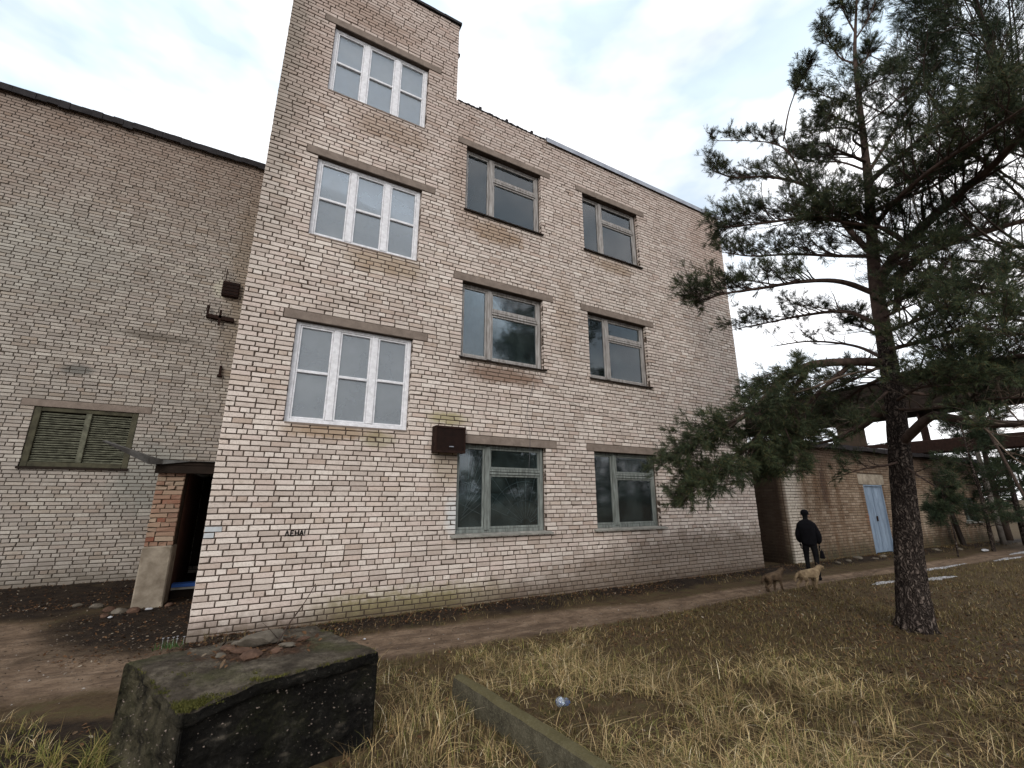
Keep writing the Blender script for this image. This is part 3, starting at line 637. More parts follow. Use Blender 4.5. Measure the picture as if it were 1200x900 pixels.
def old_window(k, f):
    a, b, z0, z1 = OP[k, f]; y = 0.12; m = M['green_wood'] if f == 1 else M['grey_wood']; t = 0.05
    fr = MB(); fr.box(a, a+t, y, y+0.10, z0, z1); fr.box(b-t-.02, b, y, y+0.10, z0, z1); fr.box(a+t, b-t-.02, y+.002, y+0.10, z1-0.05, z1); fr.box(a+t, b-t-.02, y+.002, y+0.10, z0, z0+0.06)
    W = fr.build('window', m, main, bevel=0.006)
    wd = b-a; mx = a+wd*0.315; mw = 0.10; ztr = z0+(z1-z0)*(0.685 if f < 3 else 0.66)
    MB().box(mx, mx+mw, y-0.02, y+0.10, z0+0.04, z1-0.03, j=0.003).build('mullion', m, W, bevel=0.010)
    tr = MB(); tr.box(mx+mw, b-t-.02, y-0.012, y+0.09, ztr-0.045, ztr-0.002); tr.box(mx+mw, b-t-.02, y-0.006, y+0.09, ztr+0.008, ztr+0.05); tr.build('transom', m, W, bevel=0.006)
    def leaf(xa, xb, za, zb, s=0.035):
        c = MB(); yy = y+0.01
        c.box(xa, xa+s, yy, yy+.05, za, zb); c.box(xb-s, xb, yy, yy+.05, za, zb); c.box(xa+s, xb-s, yy+.001, yy+.05, zb-s, zb); c.box(xa+s, xb-s, yy+.001, yy+.05, za, za+s*1.2)
        c.build('casement', m, W, bevel=0.004)
        plate(xa+s, xb-s, za+s, zb-s, yy+.025, j=0.006).build('pane', M['glass_dirty'] if f < 3 else M['glass'], W)
    leaf(a+t+.004, mx-.003, z0+.064, z1-.054); leaf(mx+mw+.003, b-t-.024, ztr+.054, z1-.054); leaf(mx+mw+.003, b-t-.024, z0+.064, ztr-.05)
    yb = y+0.16
    def cloth(name, pts, mat, yy=yb):
        q = MB(); q.add([(p[0], yy+0.01*math.sin(i*2.0), p[1]) for i, p in enumerate(pts)], [tuple(range(len(pts)))]); q.build(name, mat, W)
    def sheet(name, xa, xb, za, zb, mat, yy=yb):
        q = MB(); n = 12
        for i in range(n+1):
            xx = xa+(xb-xa)*i/n; d_ = 0.012*math.sin(i*1.7)
            q.v += [(xx, yy+d_, za), (xx, yy+d_, zb)]; q.n += 2
            if i: q.f.append((2*i-2, 2*i, 2*i+1, 2*i-1))
        q.build(name, mat, W, smooth=True)
    ra, rb = mx+mw, b-t
    if f == 1:     # painted sunray grille behind the glass
        zc = z0+0.07
        for (xa, xb, cx, za, zb) in ((a+t, mx, a+t+.05, zc, z1-.1), (ra, rb, (ra+rb)/2+(0.25 if k == 'A' else -.1), zc, ztr-.05)):
            rays = 7 if xa == a+t else 11
            for i in range(rays):
                an = math.radians(22 + i*(136/(rays-1))) if xa != a+t else math.radians(35+i*9)
                L = 1.6; px, pz = cx, za+0.05; dx, dz = math.cos(an), math.sin(an)
                if xa == a+t: px, pz = a+t+.02+0.07*i*0.5, za+0.1+0.05*i
                L = min(L, (zb-pz)/max(dz, .05), ((xb-px)/dx if dx > 0.01 else (px-xa)/(-dx) if dx < -0.01 else 9))
                MB().tube([(px+dx*.1, yb-.10, pz+dz*.1), (px+dx*L, yb-.10, pz+dz*L)], 0.0055, 5).build('grille_bar', M['bar_white'], W)
            for rr in (0.45, 0.8):
                if xa == a+t: continue
                pts = [(cx+rr*math.cos(t_), yb-.105, za+.05+rr*math.sin(t_)) for t_ in np.linspace(.45, 2.7, 14)]
                pts = [p for p in pts if xa < p[0] < xb and p[2] < zb]
                if len(pts) > 2: MB().tube(pts, 0.0055, 5).build('grille_bar', M['bar_white'], W)
        for (px, pz, qx, qz) in ((a+t, 0.55, mx, 0.30), (a+t, 0.95, mx, 0.75)):
            MB().tube([(px, yb-.10, z0+pz), (qx, yb-.10, z0+qz)], 0.0055, 5).build('grille_bar', M['bar_white'], W)
    if (k, f) == ('A', 2): sheet('curtain', a+.02, mx, z0, z1, M['sheet_dim']); sheet('blind', ra, rb, ztr, z1, M['sheet_green']); sheet('curtain', ra+.05, rb, z0, z0+.95, M['sheet_green'], yb+.25)
    if (k, f) == ('B', 2): sheet('curtain', a+.02, mx+.05, z0, z1, M['sheet_green']); sheet('blind', ra, rb, ztr, z1, M['sheet_dim']); sheet('curtain', ra, rb, z0, ztr, M['sheet_green'], yb+.05)
    if (k, f) == ('A', 3): cloth('torn_cloth', [(a+.12, z0+.06), (mx-.02, z0+.06), (mx-.02, z0+.42), (a+.3, z0+.2)], M['sheet_white'], y+.07); sheet('curtain', a+.02, mx, z0, z1, M['sheet_dim'], yb+.3); sheet('blind', ra, rb, ztr, z1, M['sheet_dim']); sheet('curtain', ra, rb, z0, ztr, M['sheet_dim'], yb+.6)
    if (k, f) == ('B', 3): cloth('torn_cloth', [(a+.05, z0+.06), (mx-.01, z0+.06), (mx-.01, z0+.45), (a+.05, z0+.72)], M['sheet_white'], y+.07); sheet('blind', ra, rb, ztr, z1, M['sheet_dim']); sheet('curtain', ra+.1, rb, z0, ztr, M['sheet_dim'], yb+.8)
    if (k, f) == ('A', 1): sheet('curtain', a+.3, rb, z0, z0+.7, M['sheet_green'], yb+.5)
    sill(W, OP[k, f], M['concrete_pale'] if f == 1 else M['dark_wood'], ext=0.10 if f == 1 else 0.04, out=0.08 if f == 1 else 0.05)
    return W
for k in 'AB':
    for f in (1, 2, 3): old_window(k, f)
for o in (OP['W', 1], OP['W', 2], OP['W', 3]): sill(main, o, M['concrete'], ext=-0.01, out=0.008, drop=0.01)

# parapets: lumpy felt on the left stretch, zinc flashing on the right, dark coping on the tower
q = MB(); n = 40
for i in range(n):
    xa = ST+0.02+(5.62-ST)*i/n; xb = ST+0.02+(5.62-ST)*(i+1)/n; h = 0.015+0.03*random.random()**2+(0.05 if i in (9, 21, 33) else 0)
    q.box(xa, xb+0.002, -0.01-0.012*random.random(), 0.45, ZR-0.008, ZR+h)
q.build('felt_edge', M['bitumen'], main)
q = MB(); q.box(5.66, R_+0.05, -0.05, 0.45, ZR+0.03, ZR+0.055); q.box(5.66, R_+0.05, -0.054, -0.046, ZR-0.07, ZR+0.053); q.build('flashing', M['flashing'], main)
MB().box(5.66, R_+0.04, -0.035, 0.44, ZR-0.008, ZR+0.028).build('coping', M['bitumen'], main)
q = MB()
for i in range(16): q.box(-0.04+i*0.213, -0.04+(i+1)*0.213, -0.045-0.01*random.random(), 0.5, ZT-0.015, ZT+0.045+0.01*random.random())
q.box(ST+0.0, ST+0.03, 0.45, 8, ZT-0.015, ZT+0.045)
q.build('coping', M['bitumen'], main)
# iron stub on the tower's right edge
MB().box(ST+0.0, ST+0.05, 0.05, 0.12, 11.55, 11.62).build('bracket', M['rust2'], main)

# rusty box beside the first-floor window
rb_ = thing('rusty_metal_box', 'rusty dark metal box fixed to the wall left of the ground floor window', 'metal box', (3.12, -0.20, 2.53))
q = MB(); q.box(0, 0.53, 0, 0.20, 0, 0.43, fn=lambda p: (p[0], p[1], p[2]-(0.03 if p[1] < 0.1 else 0)))
q.build('casing', M['rust'], rb_, bevel=0.012)
q = MB(); q.box(-0.012, 0.012, -0.012, 0.19, -0.04, 0.415); q.box(0.518, 0.542, -0.012, 0.19, -0.04, 0.415); q.box(0.014, 0.516, -0.012, 0.01, 0.38, 0.415); q.box(0.014, 0.516, -0.011, 0.01, -0.045, -0.005)
q.build('rim', M['rust2'], rb_)
MB().box(0.24, 0.32, -0.014, 0.0, 0.055, 0.07).build('latch', M['flashing'], rb_)
# cables on the facade
q = MB(); q.tube(spline([(5.22, -0.015, 4.02), (5.05, -0.02, 3.4), (5.10, -0.04, 2.95), (5.06, -0.05, 2.26)], 5), 0.004, 5)
tag(q.build('hanging_wire', M['wire']), 'thin grey wire hanging down across the top right pane of the ground floor window', 'wire')
q = MB(); q.tube(spline([(5.3, -0.012, 4.25), (5.6, -0.018, 3.95), (6.3, -0.012, 3.65), (6.9, -0.02, 3.55), (7.6, -0.015, 3.38)], 6), 0.003, 5)
tag(q.build('loose_cable', M['twig']), 'dark thin cable slung slantwise on bricks between the two window columns', 'cable')

# ================================================================== LEFT BUILDING (set back)
YL = 5.5; left = thing('rear_brick_building', 'tall grey brick wing set back at the left with dark felt roof edge', 'building', (0, YL, 0))
lw = (-3.80, -2.07, 2.39, 3.66); c2 = 0.0786; lt2 = (-4.02, -1.85, 3.66+0.0, 3.66+0.17)
zs2 = lambda z: 0.01+round((z-0.01)/c2)*c2
lw = (lw[0], lw[1], zs2(lw[2]), zs2(lw[3])); lt2 = (lt2[0], lt2[1], lw[3], lw[3]+2*c2)
doorL = (-0.46, 0.2, 0.3, 2.3)
niche = (-0.90, -0.56, zs2(6.84), zs2(7.26))
mb = slab(-12, 0.0, -0.3, 11.0, 0.012, 0.42, [(lw[0]-.008, lw[1]+.008, lw[2]-.006, lw[3])])
mb.build('wall', M['mortar_left'], left)
mb = MB(); mb.box(-12, 0, 7, 7.3, -0.3, 11); mb.box(-12, -11.6, 0.43, 7, -0.3, 11); mb.box(-11.5, 0, 0.43, 7, 10.6, 10.8); mb.build('rear_wall', M['mortar_left'], left)
bl = BrickWall((0, YL, 0), (1, 0, 0), (0, 1, 0), c=c2, z0=0.01, hphase=3, seed=12)
bl.fill(-8.2, 0.0, 0.01-2*c2, 11.0, [lw, lt2])
def vis_left(P, u, v):
    t = (0-CAM[1])/(P[:, 1]-CAM[1]); xf = CAM[0]+(P[:, 0]-CAM[0])*t
    return (xf < -0.05) & (v > 470) & (u < 150) & ~((u > 125) & (v > 490))
bl.emit(left, M['brick_left'], 300, vis=vis_left)
MB().box(lt2[0], lt2[1], -0.012, 0.16, lt2[2]+.002, lt2[3]-.006).build('lintel', M['concrete'], left, bevel=0.006)
q = MB()
for i in range(60):
    xa = -12+i*0.2; dz = 0.02*fbm(xa, 0, 1.5); dy = 0.02*random.random()
    q.box(xa, xa+0.201, -0.10-dy, 0.5, 10.99+dz, 11.06+dz+0.015*random.random()); q.box(xa, xa+0.201, -0.11-dy, -0.085-dy, 10.90+dz-0.05*random.random()*(i % 3 == 0), 11.05+dz)
q.build('roof_edge', M['bitumen'], left)
# louvred window
a, b, z0, z1 = lw
q = MB(); q.box(a, a+.11, 0.02, 0.16, z0, z1); q.box(b-.11, b, 0.02, 0.16, z0, z1); q.box(a+.11, b-.11, 0.022, 0.16, z1-.09, z1); q.box(a+.11, b-.11, 0.022, 0.16, z0, z0+.10)
LW = q.build('louvred_window', M['olive_wood'], left, bevel=0.008)
xm = (a+b)/2+0.02
MB().box(xm-.05, xm+.05, 0.015, 0.12, z0+.10, z1-.09).build('mullion', M['slat'], LW, bevel=0.008)
MB().box(a+.1, b-.1, 0.30, 0.32, z0, z1).build('backing', M['dark_wood'], LW)
MB().box(a-.03, b+.03, -0.04, 0.05, z0-.045, z0-.004).build('sill', M['dark_wood'], LW)
ns = 21
for side, (xa, xb) in enumerate(((a+.115, xm-.055), (xm+.055, b-.115))):
    protos = []
    for t in range(4):
        s_ = MB(); nseg = 8; L = xb-xa
        for i in range(nseg+1):
            xx = L*i/nseg; wv = 0.004*math.sin(i*1.3+t*1.7)
            s_.v += [(xx, 0.0+wv, wv), (xx, 0.045+wv, 0.035+wv), (xx, 0.040+wv, 0.042+wv), (xx, -0.004+wv, 0.008+wv)]; s_.n += 4
            if i: o_ = 4*(i-1); s_.f += [(o_+k, o_+4+k, o_+4+(k+1) % 4, o_+(k+1) % 4) for k in range(4)]
        s_.f += [(3, 2, 1, 0), (4*nseg, 4*nseg+1, 4*nseg+2, 4*nseg+3)]
        protos.append(s_.mesh('slat', M['slat']))
    for i in range(ns):
        o = link(bpy.data.objects.new('slat', random.choice(protos)), LW)
        o.location = (xa, 0.05, z0+.105+(z1-z0-.205)*i/ns); o.rotation_euler = (0, random.uniform(-0.018, 0.018), 0)

# iron brackets and the sooty niche near the junction
nb = thing('iron_wall_box', 'square rust-dark iron box high on the rear wall beside the tower corner', 'wall box', (-0.92, YL-0.14, 6.84))
MB().box(0, 0.38, 0, 0.14, 0, 0.40).build('casing', M['rust2'], nb, bevel=0.01)
q = MB()
for i in range(4): q.box(0.02, 0.36, -0.012, -0.001, 0.04+i*.09, 0.09+i*.09)
q.build('cover', M['rust'], nb)
MB().box(0.04, 0.06, 0.02, 0.04, 0.402, 0.75).build('conduit', M['rust2'], nb)
ib = thing('iron_bracket', 'rusted forked iron bracket sticking from the rear wall under the wall box', 'bracket', (-1.15, YL-0.12, 6.08))
MB().box(0.0, 0.60, 0.0, 0.12, 0.10, 0.19, fn=lambda p: (p[0], p[1], p[2]-p[0]*0.04)).build('arm', M['rust2'], ib)
for (x, h, d_) in ((0.0, 0.42, 0.0), (0.27, 0.34, -0.0), (0.27, -0.08, 0)):
    MB().box(x, x+.05, -0.012, 0.03, min(0.12, h), max(0.19, h)).build('prong', M['rust2'], ib)
ih = MB().box(-0.68, -0.63, YL-.09, YL, 4.70, 4.96); ih.box(-0.70, -0.60, YL-.10, YL, 4.68, 4.73)
tag(ih.build('iron_hook', M['rust2'], bevel=0.004), 'small rusted iron hook low in the corner of the rear wall', 'hook')

# ================================================================== PORCH between the two buildings
porch = thing('entrance_porch', 'broken brick porch pier with thin dark canopy in the corner by the tower', 'porch', (-0.8, 2.75, 0))
px0, px1, py0, py1 = -1.02, -0.62, 2.55, 5.48
def loc(m, mat, name, **k):
    m.v = [(p[0]+0.8, p[1]-2.75, p[2]) for p in m.v]; return m.build(name, mat, porch, **k)
loc(MB().box(px0+.012, px1-.012, py0+.012, py1, -0.2, 2.2), M['mortar_low'], 'pier_core')
q = MB(); nz_ = 16
def rough(p): return (p[0]+random.uniform(-.008, .008), p[1]+random.uniform(-.008, .008), p[2]+random.uniform(-.01, .01))
q.box(px0-.015, px1+.012, py0-.022, py0+.5, -0.2, 0.93, fn=rough); loc(q, M['plaster'], 'render', bevel=0.02)
loc(MB().box(px1-.004, px1+.006, py0+.5, py1-.0, -0.1, 2.2), M['door_brown'], 'lining')
pw = BrickWall((0, py0, 0), (1, 0, 0), (0, 1, 0), c=0.078, L=0.25, z0=0.93, hphase=0, gap=0.012, seed=21, irregular=0.006)
pw.fill(px0, px1, 0.93, 2.2); pw2 = BrickWall((px0, 0, 0), (0, 1, 0), (1, 0, 0), c=0.078, L=0.25, z0=0.93, hphase=0, gap=0.012, seed=22, irregular=0.006)
pw2.fill(py0+.11, py1, 0.93, 2.2); pw2.fill(py0+.6, py1, 0.0, 0.93)
def emit_each(wall, parent, mat):
    B = wall.B
    for (u, v, za, zc, k) in B:
        T = brick_template(wall.rs, np.array([v-u-wall.gap]), np.array([zc-za-wall.gap]), np.array([0.10]))[0]
        T[4:] += wall.rs.normal(0, 0.005, T[4:].shape); T[4:, 1] += wall.rs.uniform(-0.020, 0.006)
        T[:, 0] += (u+v)/2; T[:, 2] += (za+zc)/2
        W = wall.place(T) - np.array(parent.location)
        link(bpy.data.objects.new('brick', np_mesh('brick', W, [BF], mat)), parent)
emit_each(pw, porch, M['brick_red']); pw2.emit(porch, M['brick_red'])
# canopy: a thin sagging sheet over a dark beam, torn up at its left end
q = MB(); q.box(-1.05, -0.005, 2.40, 5.45, 2.30, 2.36); q.box(-1.05, -0.005, 2.42, 2.55, 2.16, 2.30); q.box(-1.03, -0.93, 2.56, 5.4, 2.18, 2.30)
loc(q, M['dark_wood'], 'canopy_frame')
rows = [(-0.005, 2.375, .012), (-0.55, 2.375, .012), (-0.95, 2.385, .08), (-1.12, 2.42, .13), (-1.35, 2.50, .085), (-1.64, 2.59, .012)]
q = MB(); 
for i, (x, z, th) in enumerate(rows):
    yf = 2.34 if i < 3 else 2.34-(i-2)*0.18; yb = (5.47 if i < 3 else [4.4, 3.6, 1.92][i-3]); 
    if i == 5: yf, yb = 1.66, 1.86
    q.v += [(x, yf, z), (x, yb, z+.03), (x, yb, z+.018), (x, yf+.01, z-th)]; q.n += 4
    if i: o_ = 4*(i-1); q.f += [(o_+k, o_+4+k, o_+4+(k+1) % 4, o_+(k+1) % 4) for k in range(4)]
q.f += [(0, 1, 2, 3), (23, 22, 21, 20)]; loc(q, M['tarnished'], 'canopy_sheet')
loc(MB().box(-0.60, -0.002, 3.2, 5.45, -0.1, 0.10), M['dark_wood'], 'floor')
loc(MB().box(-0.60, -0.002, 3.12, 3.26, 0.12, 0.155), M['concrete_pale'], 'step')
loc(MB().box(-0.60, -0.004, 3.14, 3.34, 0.16, 0.215), M['blue_paint'], 'threshold')
loc(MB().box(-0.59, -0.01, 5.36, 5.42, 0.26, 2.2), M['dark_wood'], 'door', bevel=0.006)

# ================================================================== LOW BUILDING on the right
low = thing('low_brick_building', 'low stained brown brick shed with blue metal door beyond the tall building', 'building', (13.55, 0, 0))
LX0, LX1, LZ = 13.55, 28.6, 3.25
dr = (18.02, 19.30, -0.02, 2.17); lwd = (26.0, 27.5, 0.80, 1.75); dl = (17.75, 19.5, 2.17, 2.52)
def lloc(m, mat, name, parent=None, **k):
    m.v = [(p[0]-LX0, p[1], p[2]) for p in m.v]; return m.build(name, mat, parent or low, **k)
lloc(slab(LX0+.012, LX1, -0.3, LZ, 0.012, 0.35, [dr, lwd]), M['mortar_low'], 'wall')
q = MB(); q.box(LX0+.012, LX0+.35, 0.36, 7, -0.3, LZ); q.box(LX1-.3, LX1, 0.36, 7, -0.3, LZ); q.box(LX0+.35, LX1-.3, 6.7, 7, -0.3, LZ); lloc(q, M['mortar_low'], 'rear_wall')
w1 = BrickWall((0, 0, 0), (1, 0, 0), (0, 1, 0), c=0.0798, z0=0.0, hphase=2, seed=31); w1.fill(LX0, LX1, -2*0.0798, LZ, [dr, lwd, dl]); w1.emit(low, M['brick_low'])
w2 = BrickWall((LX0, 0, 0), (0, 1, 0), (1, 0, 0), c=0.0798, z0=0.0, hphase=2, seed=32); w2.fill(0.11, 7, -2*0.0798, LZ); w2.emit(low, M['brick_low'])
MBs = MB(); MBs.box(R_+.01, LX0-.01, 3.4, 3.7, -0.2, 3.0)
tag(MBs.build('gap_wall', M['mortar_low']), 'dark wall closing the narrow gap between tall building and brown shed', 'wall')
lloc(MB().box(dl[0], dl[1], -0.012, 0.2, dl[2]+.002, dl[3]-.004), M['plaster'], 'lintel', bevel=0.006)
q = MB()
for i in range(62):
    xa = LX0-0.14+i*0.245; q.box(xa, xa+0.246, -0.20-0.02*random.random(), 7, LZ+0.002+0.015*math.sin(i*.7), LZ+0.13+0.02*random.random())
lloc(q, M['bitumen'], 'roof')
# blue grey door: two sheet metal leaves in an angle-iron frame
D = lloc(MB().box(dr[0]+.03, dr[1]-.03, 0.05, 0.10, 0.03, 2.14), M['door_blue'], 'door', bevel=0.004)
q = MB(); q.box(dr[0], dr[0]+.035, 0.0, 0.12, 0, 2.17); q.box(dr[1]-.035, dr[1], 0.0, 0.12, 0, 2.17); q.box(dr[0]+.035, dr[1]-.035, 0.002, 0.12, 2.12, 2.168); q.box((dr[0]+dr[1])/2-.012, (dr[0]+dr[1])/2+.012, 0.035, 0.052, 0.04, 2.1)
lloc(q, M['door_blue'], 'door_frame', D)
q = MB()
for x in (dr[0]+.33, dr[0]+.92):
    q.add([(x-.03, 0.05, .1), (x, 0.022, .1), (x+.03, 0.05, .1), (x-.03, 0.05, 2.05), (x, 0.022, 2.05), (x+.03, 0.05, 2.05)], [(0, 1, 4, 3), (1, 2, 5, 4), (0, 2, 1), (3, 4, 5)])
lloc(q, M['door_blue'], 'rib', D); lloc(MB().box(dr[0]+.56, dr[0]+.60, 0.0, 0.03, 1.0, 1.16), M['rust2'], 'handle', D)
a, b, z0, z1 = lwd
q = MB(); q.box(a, a+.06, .1, .17, z0, z1); q.box(b-.06, b, .1, .17, z0, z1); q.box(a+.06, b-.06, .1, .17, z1-.06, z1); q.box(a+.06, b-.06, .1, .17, z0, z0+.06); q.box((a+b)/2-.03, (a+b)/2+.03, .1, .17, z0+.06, z1-.06)
LWn = lloc(q, M['green_wood'], 'window')
for (xa, xb) in ((a+.06, (a+b)/2-.03), ((a+b)/2+.03, b-.06)): lloc(MB().box(xa, xb, .13, .134, z0+.06, z1-.06), M['glass_dirty'], 'pane', LWn)
lloc(MB().box(a-.1, b+.1, -.10, .09, z0-.06, z0-.01), M['concrete_pale'], 'sill', LWn)
# leaning rusty board against the shed
q = MB(); q.box(-.17, .17, -.04, .04, 0, 2.7, fn=lambda p: (p[0]-p[2]*.09+0.02*math.sin(p[2]*3), p[1]+(2.7-p[2])*-.10, p[2]))
o = q.build('leaning_board', M['dark_wood'], bevel=0.01); o.location = (23.9, -0.10, 0.0); tag(o, 'dark rotten board leaning on the shed wall right of the door', 'board')
# snow covered planks lying on the shed roof
for i, (x, y, L, rz) in enumerate(((19.8, 0.1, 2.6, 0.03), (20.6, -0.05, 2.2, -0.04), (21.2, 0.35, 2.4, 0.02))):
    q = MB(); q.box(-L/2, L/2, -.07, .07, 0, .035); o = q.build('roof_plank', M['snow'], bevel=0.004); o.location = (x, y, LZ+0.155+0.0*i); o.rotation_euler = (0, 0, rz)
    tag(o, 'pale frosted plank lying loose on the edge of the shed roof', 'plank', 'planks on the shed roof')

# ================================================================== ELEVATED GALLERY behind the pine
gal = thing('elevated_gallery', 'dark elevated gallery crossing above the shed roof behind the pine', 'gallery', (25.0, 2.0, 0))
def gloc(m, mat, name, **k):
    m.v = [(p[0]-25, p[1]-2, p[2]) for p in m.v]; return m.build(name, mat, gal, **k)
q = MB(); q.box(25.02, 26.8, -14, 9, 5.38, 6.86); gloc(q, M['dark_wood'], 'span')
protos = []
for t in range(4):
    m = MB(); m.box(-.012, .02, 0.004, .996, 0, .237, j=0.003); protos.append(m.mesh('board', M['dark_wood']))
for i in range(6):
    for k in range(23):
        y = -14+k
        o = link(bpy.data.objects.new('board', random.choice(protos)), gal); o.location = (0, y-2+(0.0 if i % 2 else -.5), 5.39+i*.245); o.rotation_euler = (0, random.uniform(-.02, .02), 0)
gloc(MB().box(24.9, 27.0, -14.2, 9.2, 6.87, 6.95), M['bitumen'], 'roof')
gloc(MB().box(25.0, 25.5, -14, 3.6, 3.56, 4.12), M['rust2'], 'pipe_duct', bevel=0.05)
for y in (3.25, -9.5):
    q = MB(); q.box(25.1, 25.9, y-.42, y+.42, LZ+.16 if y > 0 else 0, 5.37); gloc(q, M['mortar_low'], 'pillar')
for y in (-3.6, 0.5, -12.6):
    gloc(MB().box(25.6, 25.75, y-.08, y+.08, 0.0 if y < 0 else LZ+.16, 5.37), M['rust2'], 'strut')
for y in (-3.6, 0.5, 3.0, -9): gloc(MB().box(25.2, 25.26, y-.03, y+.03, 4.122, 5.37), M['rust2'], 'hanger')

# stacked concrete slabs at the far right
for i in range(5):
    q = MB(); q.box(-.6, .6, -1.7, 1.7, 0, .17, j=0.01); o = q.build('concrete_slab', M['concrete_pale'], bevel=0.01)
    o.location = (24.6+0.08*math.sin(i*2.3), -3.9+0.12*math.cos(i*1.7), -0.02+i*.235); o.rotation_euler = (0, 0, 0.03*math.sin(i*3))
    tag(o, ['lowest long grey slab of the stack at the far right edge', 'second slab from the ground in the stack at the far right', 'middle slab of the concrete stack at the far right', 'fourth slab from the ground in the far right stack', 'topmost slab of the concrete stack at the far right edge'][i], 'slab', 'stacked concrete slabs')
    if i:
        for y in (-1.2, 1.2):
            o2 = MB().box(-.55, .55, -.06, .06, 0, .06).build('spacer', M['dark_wood'], o); o2.location = (0, y, -.064)
M['concrete_pale'] = M['concrete_pale']

# ================================================================== TREES
def needles_mesh(name, C, A, mat, n=22, L=0.07, wdt=0.0045, seed=1, spread=(0.45, 0.95), shoot=0.11):
    """C: shoot base points (m,3), A: shoot directions (m,3); needles along each shoot, one island each"""
    rs = np.random.default_rng(seed); C = np.asarray(C); A = np.asarray(A); m = len(C)
    A = A/np.linalg.norm(A, axis=1, keepdims=True)
    ref = np.where(np.abs(A[:, 2:3]) < 0.9, np.array([[0, 0, 1.0]]), np.array([[1.0, 0, 0]]))
    B1 = np.cross(A, ref); B1 /= np.linalg.norm(B1, axis=1, keepdims=True); B2 = np.cross(A, B1)
    t = rs.random((m, n)); ph = rs.uniform(0, 2*np.pi, (m, n)); sp = rs.uniform(spread[0], spread[1], (m, n))*(1.15-0.5*t)
    rad = B1[:, None]*np.cos(ph)[..., None] + B2[:, None]*np.sin(ph)[..., None]
    D = A[:, None]*np.cos(sp)[..., None] + rad*np.sin(sp)[..., None]
    ll = L*rs.uniform(0.7, 1.2, (m, n))[..., None]
    base = C[:, None] + A[:, None]*(t*shoot)[..., None]
    side = np.cross(D, A[:, None] + 0.3*rad); side /= (np.linalg.norm(side, axis=2, keepdims=True)+1e-9)
    tip = base + D*ll; tip[..., 2] -= 0.008
    V = np.stack([base - side*wdt/2, base + side*wdt/2, tip], 2).reshape(-1, 3)
    return np_mesh(name, V, [np.arange(len(V)).reshape(-1, 3)], mat)

class TubeBag:
    """many thin three-sided twigs in one mesh"""
    def __init__(s): s.V = []; s.F = []; s.n = 0
    def add(s, pts, r0, r1, k=3):
        P = np.asarray(pts); n = len(P); T = np.gradient(P, axis=0); T /= (np.linalg.norm(T, axis=1, keepdims=True)+1e-9)
        ref = np.array([0.3, 0.2, 1.0]); a = np.cross(T, ref); a /= (np.linalg.norm(a, axis=1, keepdims=True)+1e-9); b = np.cross(T, a)
        r = np.linspace(r0, r1, n)[:, None, None]; an = np.arange(k)*2*np.pi/k
        R = P[:, None] + r*(a[:, None]*np.cos(an)[None, :, None] + b[:, None]*np.sin(an)[None, :, None]); s.V.append(R.reshape(-1, 3))
        i, j = np.meshgrid(np.arange(n-1), np.arange(k), indexing='ij'); i = i.ravel(); j = j.ravel()
        s.F.append(np.stack([i*k+j, i*k+(j+1) % k, (i+1)*k+(j+1) % k, (i+1)*k+j], 1)+s.n); s.n += n*k
    def mesh(s, name, mat): return np_mesh(name, np.concatenate(s.V), [np.concatenate(s.F)], mat, True)

def unit(v): v = np.asarray(v, float); return v/(np.linalg.norm(v)+1e-9)
def grow(rs, limb, r0, tw, C, A, start=0.25, nside=12, slen=1.0, ntw=6, up=0.25, tuft=1.0, flat=0.5, droop=0.0, bare=0.0, dead=None, tl=0.28):
    """side branches and needle shoots along a limb (array of points)"""
    limb = np.asarray(limb); n = len(limb); seglen = np.linalg.norm(np.diff(limb, axis=0), axis=1).sum()
    for q in range(nside):
        f = start + (1-start)*(q+rs.random())/nside; idx = min(int(f*(n-1)), n-2); p = limb[idx] + (limb[idx+1]-limb[idx])*rs.random()
        t = unit(limb[idx+1]-limb[idx]); sd = unit(np.cross(t, [0, 0, 1]))*(1 if q % 2 else -1)
        L = slen*rs.uniform(0.5, 1.15)*(1.15-0.6*f)
        d = unit(t*rs.uniform(0.5, 1.1) + sd*rs.uniform(0.4, 1.0)*(1-flat*0.3) + np.array([0, 0, rs.uniform(-0.3, 0.7)*(1-flat) + up]))
        pts = [p]; 
        for s_ in range(5): 
            d = unit(d + rs.normal(0, 0.13, 3) + np.array([0, 0, 0.07-droop*0.25])); pts.append(pts[-1]+d*L/5)
        r = max(0.004, r0*(1-f)*0.35+0.006)
        if rs.random() < bare and dead is not None:
            dead.add(pts, r, 0.002)
            for s_ in range(3):
                b = pts[2+s_ % 3]; dd = unit(unit(np.array(pts[-1])-pts[0])+rs.normal(0, .6, 3)); dead.add([b, b+dd*L*.2, b+dd*L*.38+rs.normal(0, .03, 3)], 0.004, 0.0015)
            continue
        tw.add(pts, r, 0.003)
        pts = np.array(pts); ax = unit(pts[-1]-pts[0])
        for s_ in range(ntw):
            g = 0.25+0.75*(s_+rs.random())/ntw; k = min(int(g*5), 4); b = pts[k]+(pts[k+1]-pts[k])*(g*5-k)
            dd = unit(ax + rs.normal(0, 0.55, 3) + np.array([0, 0, 0.25+up*.3])); l2 = tl*rs.uniform(0.4, 1.0)*(0.6+0.4*L)
            e = b+dd*l2; tw.add([b, b+dd*l2*.5+rs.normal(0, .01, 3), e], 0.004, 0.0025)
            m = int(np.round(tuft*rs.uniform(3.0, 5.6)))
            for z_ in range(m):
                C.append(b+(e-b)*(1-.35*rs.random()**2)); A.append(unit(dd+rs.normal(0, 0.5, 3)+np.array([0, 0, 0.2])))
        C.append(pts[-1]); A.append(ax)
    C.append(limb[-1]); A.append(unit(limb[-1]-limb[-2]))

